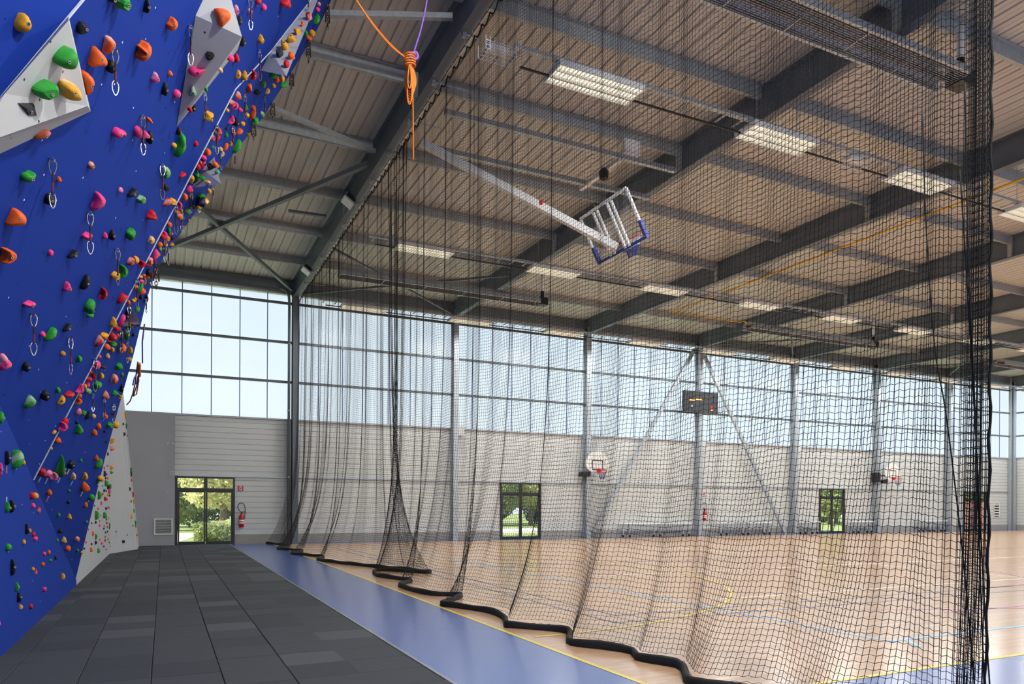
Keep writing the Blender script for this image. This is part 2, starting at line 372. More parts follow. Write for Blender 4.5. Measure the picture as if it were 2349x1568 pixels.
def window(n, p0, along, length, z0=ZP+0.04, z1=9.45, npan=7, girt=True, inward=(0, -1, 0)):
    w = struct('window_%d' % n, tuple(p0)); A = Vector(along); P = Vector(p0); I = Vector(inward)
    wd = length/npan
    for i in range(npan):
        a = P + A*(wd*i+0.012); b = P + A*(wd*(i+1)-0.012)
        MB().poly([V(a.x, a.y, z0), V(b.x, b.y, z0), V(b.x, b.y, z1), V(a.x, a.y, z1)], -I*0.03).build('polycarbonate_panel', 'polycarb', w)
        c = P + A*(wd*i)
        MB().bar((c.x, c.y, z0), (c.x, c.y, z1), 0.022, 0.03, up=A).build('panel_joint', 'joint_blue', w)
    if girt:
        for zz in (9.08, 7.60, 6.10):
            a = P + I*0.12; b = a + A*length
            MB().bar((a.x, a.y, zz), (b.x, b.y, zz), 0.08, 0.09).build('girt', 'girt_grey', w)
wn = 1
for k in range(len(edges)-1):
    a, b = edges[k], edges[k+1]; window(wn, (a, YW+0.03, 0), (1, 0, 0), b-a, npan=7); wn += 1
# far gable
wr = struct('wall_right')
yy = YN
for j in range(5):
    y0_, y1_ = YN + (YW-YN)/5*j, YN + (YW-YN)/5*(j+1)
    z = 0.36
    while z < ZP-0.01:
        z1 = min(z+0.8, ZP); clad_sheet(MB(), y0_, y1_, XE, z, z1, 'y', 1).build('cladding_panel', 'cladding', wr); z = z1
    MB().box(XE, XE+0.1, y0_, y1_, 0, 0.36).build('plinth', 'concrete', wr)
    MB().box(XE-0.03, XE+0.1, y0_, y1_, ZP-0.02, ZP+0.04).build('cill_flashing', 'galv_dull', wr)
    window(wn, (XE+0.03, y0_, 0), (0, 1, 0), y1_-y0_, npan=7, inward=(-1, 0, 0)); wn += 1
    MB().ibeam((XE-0.18, y1_-0.15, 0), (XE-0.18, y1_-0.15, ZDECK), 0.2, 0.3, up=(1, 0, 0)).build('steel_column', 'galv', wr)
wf = struct('wall_front')
for k in range(len(edges)-1):
    a, b = edges[k], edges[k+1]; z = 0.0
    while z < ZP-0.01:
        z1 = min(z+0.8, ZP); clad_sheet(MB(), a, b, YN, z, z1, 'x', -1).box(a, b, YN-0.13, YN-0.1, z, z1).build('cladding_panel', 'cladding', wf); z = z1
    window(wn, (a, YN-0.03, 0), (1, 0, 0), b-a, npan=7, inward=(0, 1, 0)); wn += 1
wl = struct('wall_left')
MB().box(XG-0.15, XG, YN, YW+0.1, 0, ZDECK+0.1).build('gable_panel', 'grey_ply', wl)

# columns, braces on window wall
for k, x in enumerate(FR):
    MB().ibeam((x, YW-0.24, 0), (x, YW-0.24, ZRAF+0.3), 0.22, 0.36, up=(0, 1, 0)).build('steel_column', 'dark_steel' if k == 0 else 'galv', wb)
    if k in (1, 3, 4, 6): MB().bbox(x+0.02, x+0.42, YW-0.30, YW-0.06, ZP-0.28, ZP+0.12, 0.01).build('bracket_box', 'cladding', wb)
for px0, px1 in (((1590, 797), (1362, 1218)), ((1607, 800), (1803, 1220))):
    p, q = onY(*px0, YW-0.3), onY(*px1, YW-0.3); MB().bar(p, q, 0.12, 0.16).build('wall_brace', 'galv', wb)
# grey boxed panel at the climbing end
MB().bbox(XG, 0.345, YW-0.26, YW-0.03, 0, 4.66, 0.006).build('boxing_panel', 'grey_ply', wb)
for zz in (1.85, 3.55):
    MB().box(XG, 0.345, YW-0.262, YW-0.259, zz-0.004, zz+0.004).build('panel_gap', 'galv_dull', wb)
    for xx in (0.12, 0.28): MB().tube([(xx, YW-0.27, zz+0.06), (xx, YW-0.255, zz+0.06)], 0.018, 8).build('screw', 'chrome', wb)

# doors
def door(n, x0, x1, wood=False):
    d = struct('door_%d' % n, ((x0+x1)/2, YW, 0)); z1 = 2.47; zt = 1.95; t = 0.07; xm = (x0+x1)/2
    f = MB(); f.box(x0, x0+t, YW-0.05, YW+0.1, 0, z1).box(x1-t, x1, YW-0.05, YW+0.1, 0, z1).box(x0+t, x1-t, YW-0.05, YW+0.1, z1-t, z1).box(x0+t, x1-t, YW-0.05, YW+0.1, zt, zt+0.1)
    f.box(x0+t, x1-t, YW-0.04, YW+0.1, 0, 0.03).build('door_frame', 'alu_dark', d)
    MB().box(xm-0.06, xm+0.06, YW-0.04, YW+0.08, zt+0.1, z1-t).build('transom_post', 'alu_dark', d)
    for a, b in ((x0+t, xm-0.06), (xm+0.06, x1-t)):
        MB().box(a, b, YW+0.02, YW+0.035, zt+0.1, z1-t).build('transom_pane', 'glass', d)
    for a, b, h in ((x0+t+0.005, xm-0.005, 1), (xm+0.005, x1-t-0.005, -1)):
        s = 0.055; lf = MB(); lf.box(a, a+s, YW-0.03, YW+0.04, 0.03, zt).box(b-s, b, YW-0.03, YW+0.04, 0.03, zt).box(a+s, b-s, YW-0.03, YW+0.04, 0.03, 0.12).box(a+s, b-s, YW-0.03, YW+0.04, zt-s, zt)
        leaf = lf.build('door_leaf', 'alu_dark', d, loc=((a+b)/2, YW, 0.03))
        MB().box(a+s, b-s, YW, YW+0.02, 0.12, zt-s).build('pane' if not wood else 'wood_panel', 'glass' if not wood else 'wood_door', leaf)
    hx = x1-t-0.06
    MB().tube([(hx, YW-0.08, 0.95), (hx, YW-0.08, 1.15)], 0.012, 8).build('door_handle', 'black_plastic', d)
for i, (a, b) in enumerate(DOORS): door(i+1, a, b, i == 3)

# ------------------------------------------------------------------ roof
ce = struct('ceiling')
pitch = 0.28; prof = []
def deck_mesh(w):
    n = int(round(w/pitch)); b = MB(); vs = []; pts = []
    for i in range(n):
        x = i*pitch; pts += [(x, 0), (x+0.105, 0), (x+0.11, 0.006), (x+0.12, 0.006), (x+0.125, 0), (x+0.225, 0), (x+0.237, 0.035), (x+0.268, 0.035)]
    pts.append((w, 0))
    for x, z in pts: vs += [(x, YN-0.2, z), (x, YW+0.2, z)]
    b.add(vs, [(2*i, 2*i+2, 2*i+3, 2*i+1) for i in range(len(pts)-1)])
    b.box(0, w-0.001, YN-0.2, YW+0.2, 0.08, 0.12)
    return b.mesh('roof_deck_panel', 'deck')
dm = deck_mesh(pitch*4); x = XG - 0.1
while x < XE + 0.4: link('roof_deck_panel', dm, ce, (x, 0, ZDECK)); x += pitch*4
PUR = [25.55, 22.6, 19.62, 16.65, 13.6, 10.97, 8.0, 5.05, 2.1, -0.85]
def zed(L):
    b = MB(); h = 0.24; w = 0.075; t = 0.006
    for a0, a1, z0_, z1_ in ((-t/2, t/2, 0, h), (-w, 0, 0, t), (0, w, h-t, h), (-w-t/2, -w+t/2, 0, 0.022)):
        b.prism([(a0, z0_), (a1, z0_), (a1, z1_), (a0, z1_)], (-L/2, 0, 0), (L/2, 0, 0))
    return b.mesh('purlin', 'galv_dull')
zm = zed(SP-0.18)
for k in range(-1, NF-1):
    for py in PUR: link('purlin', zm, ce, (FR[0]+SP*(k+0.5), py, ZDECK-0.25))
RD = ZDECK - ZRAF
for k, x in enumerate(FR):
    b = MB(); b.ibeam((x, YN, ZRAF+RD/2), (x, YW-0.05, ZRAF+RD/2), 0.2, RD, tf=0.025)
    b.build('rafter', 'dark_steel', ce)
    for py in (8.0, 13.6, 19.62):
        MB().box(x-0.1, x-0.012, py-0.06, py+0.06, ZRAF+0.03, ZDECK-0.03).build('stiffener', 'galv_dull', ce)
MB().box(XG, XE, YW-0.12, YW+0.0, 9.55, ZDECK).build('eave_beam', 'dark_steel', ce)
MB().box(XG, XE, YW-0.02, YW+0.2, 9.44, ZDECK+0.15).build('eave_flashing', 'galv_dull', ce)
MB().box(XG, XE, YN-0.2, YN+0.05, 9.44, ZDECK+0.15).build('eave_flashing', 'galv_dull', ce)
MB().box(XE, XE+0.3, YN, YW+0.2, 9.44, ZDECK+0.15).build('eave_flashing', 'galv_dull', ce)
def roofbar(a, b, z, w=0.11, h=0.11, m='dark_steel', name='roof_brace'):
    p, q = onZ(*a, z), onZ(*b, z); MB().bar(p, q, w, h).build(name, m, ce)
roofbar((330, 598), (838, 378), 9.5); roofbar((425, 462), (664, 668), 9.52)
g = onZ(490, 523, 9.5); MB().box(g[0]-0.18, g[0]+0.18, g[1]-0.3, g[1]+0.3, 9.56, 9.575).build('gusset_plate', 'dark_steel', ce)
roofbar((738, 36), (1028, 40), 9.68, 0.09, 0.09, 'galv_dull'); roofbar((605, 248), (852, 350), 9.66, 0.09, 0.09, 'galv_dull')
roofbar((655, 488), (742, 500), 9.6, 0.1, 0.06, 'dark_steel')
for k in range(NF-1):                                  # slim wind braces beyond the net
    if k in (0, 3, 5):
        xa, xb = FR[k]+0.15, FR[k+1]-0.15
        for p, q in (((xa, 22.6), (xb, 28.2)), ((xb, 22.6), (xa, 28.2))):
            MB().bar((p[0], p[1], 9.45), (q[0], q[1], 9.45), 0.07, 0.07).build('roof_brace', 'dark_steel', ce)
# ------------------------------------------------------------------ luminaires
ROWS = [(10.45, 'row nearest the net end', 'near'), (19.4, 'middle row', 'middle'), (26.15, 'row along the window wall', 'wall'), (1.4, 'added row above the near side', 'side')]  # the last row is added for fill light from the camera side
ORD = ['first', 'second', 'third', 'fourth', 'fifth', 'sixth', 'seventh', 'eighth', 'ninth', 'tenth', 'eleventh']
LW, LD, LH = 1.66, 0.56, 0.10; ZL_ = 8.6
def lum_meshes():
    h = MB(); h.box(0, LW, -LD/2, LD/2, LH-0.008, LH)
    for y_ in (-LD/2, LD/2-0.02): h.box(0, LW, y_, y_+0.02, 0, LH-0.008)
    for x_ in (0, LW-0.02): h.box(x_, x_+0.02, -LD/2+0.02, LD/2-0.02, 0, LH-0.008)
    gl = MB(); gl.box(0.02, LW-0.02, -LD/2+0.02, LD/2-0.02, 0.055, 0.06)
    lo = MB()
    for i in range(1, 3): y_ = -LD/2+LD*i/3; lo.box(0.02, LW-0.02, y_-0.012, y_+0.012, 0.004, 0.05)
    for i in range(1, 22): x_ = LW*i/22; lo.box(x_-0.004, x_+0.004, -LD/2+0.02, LD/2-0.02, 0.008, 0.05)
    rod = MB().tube([(0, 0, LH), (0, 0, ZDECK-ZL_)], 0.006, 6)
    return h.mesh('housing', 'white_enamel'), gl.mesh('tube_tray', 'lamp_glow'), lo.mesh('louvre', 'white_enamel'), rod.mesh('hanger', 'galv')
lm = lum_meshes()
for (ry, rn, key) in ROWS:
    for i in range(11):
        x = 5.73 + 4.17*i
        if x > XE-2: break
        L = tag(empty('luminaire', (x, ry, ZL_)), '%s fluorescent ceiling luminaire from the net in the %s' % (ORD[i], rn), 'ceiling light', 'ceiling luminaires, ' + rn)
        for nm, me in zip(('housing', 'tube_tray', 'louvre'), lm): link(nm, me, L, (x, ry, ZL_))
        for x_ in (0.3, LW-0.3): link('hanger', lm[3], L, (x+x_, ry, ZL_))
        ld = bpy.data.lights.new('luminaire_light', 'AREA'); ld.shape = 'RECTANGLE'; ld.size = LW*0.9; ld.size_y = LD*0.9; ld.energy = LAMP_W; ld.color = (1, 0.985, 0.95)
        lo_ = bpy.data.objects.new('lamp_light', ld); COL.objects.link(lo_); lo_.parent = L; lo_.location = (LW/2, 0, -0.01)
    t = tag(empty('cable_tray', (5.2, ry, ZL_+0.11)), 'perforated galvanised tray carrying the %s of luminaires' % rn, 'cable tray', 'cable trays')
    xe = XE-0.6
    MB().prism([(-0.05, 0), (0.05, 0), (0.05, 0.06), (0.044, 0.06), (0.044, 0.006), (-0.044, 0.006), (-0.044, 0.06), (-0.05, 0.06)], (4.95, ry-0.16, ZL_+0.11), (xe, ry-0.16, ZL_+0.11)).build('tray', 'galv', t)
    MB().bar((5.2, ry+0.12, ZL_+0.03), (xe, ry+0.12, ZL_+0.03), 0.03, 0.03).build('cable', 'black_plastic', t)
    sl = MB(); x = 5.1
    while x < xe: sl.bar((x, ry-0.16, ZL_+0.105), (x, ry+0.14, ZL_+0.105), 0.05, 0.012); x += 0.42
    tag(sl.build('rungs', 'galv_dull', t), kind='stuff')

# ------------------------------------------------------------------ climbing wall
A_ = onX(0, 944, XC); V0 = onX(75, 1110, XC); B1 = onX(175, 1335, XC); V1 = onY(530, 210, 10.0)
N2 = np.cross(V0-A_, V1-A_); N2 = N2/np.linalg.norm(N2)
on2 = lambda x, y: onP(x, y, A_, N2)
def plane_zy(z, yv):  # point on overhang plane with given z and Y
    return np.array([A_[0] - (N2[1]*(yv-A_[1]) + N2[2]*(z-A_[2]))/N2[0], yv, z])
SIL = [(751, 0), (719, 69), (660, 169), (597, 271), (528, 358), (496, 407), (447, 487), (399, 556), (350, 632), (331, 700), (313, 780), (301, 830), (271, 939), (240, 1059), (203, 1217), (176, 1334)]
sil3 = [on2(*p) for p in SIL]
cdir = (A_-V0)/np.linalg.norm(A_-V0); AL = A_ + cdir*5.2
S1, S2 = on2(182, 0), on2(0, 222); sd3 = (S1-S2)/np.linalg.norm(S1-S2)
Sdn = S2 + sd3*((XC-S2[0])/sd3[0]); tt = (9.7-S1[2])/sd3[2]; Sup = S1 + sd3*tt
topR = sil3[0] + (sil3[0]-sil3[1])*0.1
seam_top = on2(704, 0)
cw = tag(empty('climbing_wall', (XC, 10.0, 0)), 'tall overhanging royal blue climbing wall along the left side', 'climbing wall')
BACK = -N2*0.05
pol2 = [V0, V1, seam_top, plane_zy(9.7, seam_top[1]-0.6), Sup, S1, S2, Sdn]
MB().poly(pol2, BACK).build('overhang_panel', 'blue_paint', cw)
pol3 = [V0, B1+np.array([0, 0.02, 0])] + sil3[::-1] + [topR, plane_zy(9.7, seam_top[1]+0.3), seam_top, V1]
MB().poly(pol3, BACK).build('side_panel', 'blue_paint', cw)
Q0 = O + ray(0, 0)*(np.linalg.norm(on2(0, 0)-O)/np.linalg.norm(ray(0, 0)))*1.052
N1 = np.cross(S2-S1, Q0-S1); N1 = N1/np.linalg.norm(N1)
if N1[0] < 0: N1 = -N1
dF1 = np.cross(N1, sd3); dF1 = dF1/np.linalg.norm(dF1)
if dF1[1] > 0: dF1 = -dF1
pol1 = [Sup, S1, S2, Sdn, Sdn+dF1*3.2, Sup+dF1*3.2]
MB().poly(pol1, -N1*0.05).build('upper_panel', 'blue_paint', cw)
b4 = [AL, A_, V0, B1, onX(177, 1354, XC)]
b4 = [np.array([XC, 3.8, AL[2]]) if i == 0 else p for i, p in enumerate(b4)]
base_far = np.array([XC, b4[-1][1], 0.0]); base_near = np.array([XC, 3.8, 0.0])
crease_near = V0 + cdir*((3.8-V0[1])/cdir[1])
pol4 = [crease_near, V0, B1, np.array([XC, base_far[1], 0.1]), base_far, base_near]
MB().poly(pol4, (-0.05, 0, 0)).build('base_panel', 'blue_paint', cw)
# side return closing the overhang back to the gable
ret = [p - N2*0.03 for p in sil3 + [base_far]]
vs = []; fs = []
for p in ret: vs += [p, np.array([min(p[0]-0.05, XG+0.02), p[1]-0.02, p[2]])]
for i in range(len(ret)-1): fs.append((2*i, 2*i+1, 2*i+3, 2*i+2))
MB().add(vs, fs).build('side_return', 'grey_ply', cw)
for seg in ([(75, 1110), (530, 210), (557, 180), (611, 122), (704, 0)],):
    pts = [on2(*p)+N2*0.008 for p in seg]
    MB().tube(pts, 0.008, 6).build('seam_strip', 'trim_white', cw)
MB().tube([S1+N2*0.01+sd3*1.5, S1+N2*0.01, S2+N2*0.01, S2+N2*0.01-sd3*0.8], 0.011, 6).build('seam_strip', 'trim_white', cw)
TRI = []   # polygons for the hold placing rays
def reg(poly, what): TRI.append(([Vector(p) for p in poly], what))
reg(pol1, 'upper'); reg(pol2, 'over'); reg(pol3, 'side'); reg(pol4, 'base')

# grey tower behind the blue wall
G0, G1, G2, G3 = (XC-0.01, base_far[1]+0.03), (XC-0.01, 24.15), (-0.76, 26.2), (-0.76, YW-0.27)
tw = tag(empty('climbing_tower', (XC, 22, 0)), 'pale grey climbing tower behind the blue wall, beside the grey boxed wall', 'climbing tower')
HT = 6.3; tb = [G0, G1, G2, G3, (XG+0.02, YW-0.27), (XG+0.02, base_far[1]+0.03)]
tt_ = [(G0[0], G0[1]), (G1[0], G1[1]), (-1.37, 26.2), (-1.37, YW-0.27), tb[4], tb[5]]
lowv = [(x, y, 0) for x, y in tb]; hiv = [(x, y, HT) for x, y in tt_]
faces_t = []
for i, nm in enumerate(('traverse_face', 'slab_face', 'side_face')):
    q = [lowv[i], lowv[i+1], hiv[i+1], hiv[i]]; cn = (Vector(q[1])-Vector(q[0])).cross(Vector(q[3])-Vector(q[0])).normalized()
    MB().poly(q, -cn*0.04 if cn.x > 0 else cn*0.04).build(nm, 'grey_paint', tw); reg(q, 'tower')
MB().add(hiv, [tuple(range(6))]).build('tower_cap', 'grey_paint', tw)

# volumes: pyramids / wedges bolted on the blue wall
def volume(name, label, base_px, apex, m='grey_dotted', faces=None, plane=None):
    P = (lambda x, y: onP(x, y, *plane)) if plane else on2; n = plane[1] if plane else N2
    base = [P(x, y) + n*0.002 for x, y in base_px]
    c = sum(base)/len(base); c0 = c
    ap = [P(x, y) for x, y, h in apex]; apx = []
    for (x, y, h), p in zip(apex, ap):
        d = ray(x, y); d = d/np.linalg.norm(d); k = h/abs(np.dot(d, n)); apx.append(p - d*k)
    vs = [Vector(p) for p in base + apx]; b = MB(); b.add(vs, faces)
    o = b.build(name, m, None, loc=tuple(c0)); tag(o, label, 'climbing volume', 'grey climbing volumes')
    for f in faces: reg([vs[i] for i in f], 'volume')
    return o
volume('climbing_volume', 'large pale grey wedge volume cut by the left frame edge, holding four big holds',
       [(146, 46), (199, 264), (-60, 388), (-160, 440), (-160, 402), (-60, 288), (0, 222)], [(147, 56, 0.10), (193, 252, 0.14), (-60, 345, 0.14), (-160, 395, 0.14), (-150, 395, 0.06), (-55, 288, 0.06), (2, 226, 0.08)],
       faces=[(7, 8, 9, 10, 11, 12, 13), (0, 1, 8, 7), (1, 2, 9, 8), (2, 3, 10, 9), (0, 7, 13, 6), (5, 12, 11, 4), (6, 13, 12, 5), (3, 4, 11, 10)])
volume('climbing_volume', 'tall kite-shaped grey volume with an orange and a pink hold, top of the blue wall',
       [(494, -81), (438, 42), (397, 297), (535, 120)], [(545, 90, 0.42)], faces=[(0, 1, 4), (1, 2, 4), (2, 3, 4), (3, 0, 4)])
volume('climbing_volume', 'long narrow grey volume with a row of yellow holds beside the roof edge',
       [(735, -40), (611, 122), (589, 167), (655, 150)], [(648, 179, 0.45)], faces=[(0, 1, 4), (1, 2, 4), (2, 3, 4), (3, 0, 4)])
volume('climbing_volume', 'small grey wedge volume with dark underside at the blue wall edge, holding a black hold',
       [(484, 366), (457, 394), (431, 438), (480, 420)], [(500, 428, 0.5)], faces=[(0, 1, 4), (1, 2, 4), (2, 3, 4), (3, 0, 4)])
volume('climbing_volume', 'tiny grey volume under a green hold at the blue wall edge',
       [(460, 452), (447, 470), (440, 487), (458, 472)], [(466, 474, 0.25)], faces=[(0, 1, 4), (1, 2, 4), (2, 3, 4), (3, 0, 4)])
volume('climbing_volume', 'small grey triangular volume low on the wall edge beside the sky window',
       [(299, 708), (284, 745), (276, 757), (312, 752)], [(318, 748, 0.25)], faces=[(0, 1, 4), (1, 2, 4), (2, 3, 4), (3, 0, 4)])

bv = []; bf = []; bw = []
for p, w in TRI:
    n0 = len(bv); bv += p
    for i in range(1, len(p)-1): bf.append((n0, n0+i, n0+i+1)); bw.append(w)
# polygons above may be concave: tessellate properly
from mathutils.geometry import tessellate_polygon
bv = []; bf = []; bw = []
for p, w in TRI:
    n0 = len(bv); bv += p
    for t3 in tessellate_polygon([p]): bf.append(tuple(n0+i for i in t3)); bw.append(w)
BVH = BVHTree.FromPolygons(bv, bf)
def hit(x, y, tower=False):
    for k in range(30):
        for dx in ((0,) if k == 0 else (-1.5*k,)):
            d = Vector(ray(x+dx, y)); p, n, i, dist = BVH.ray_cast(Vector(O), d.normalized())
            if p is None: continue
            if tower and bw[i] != 'tower': continue
            if not tower and bw[i] == 'tower': continue
            if n.dot(d) > 0: n = -n
            return p, n, bw[i]
    return None

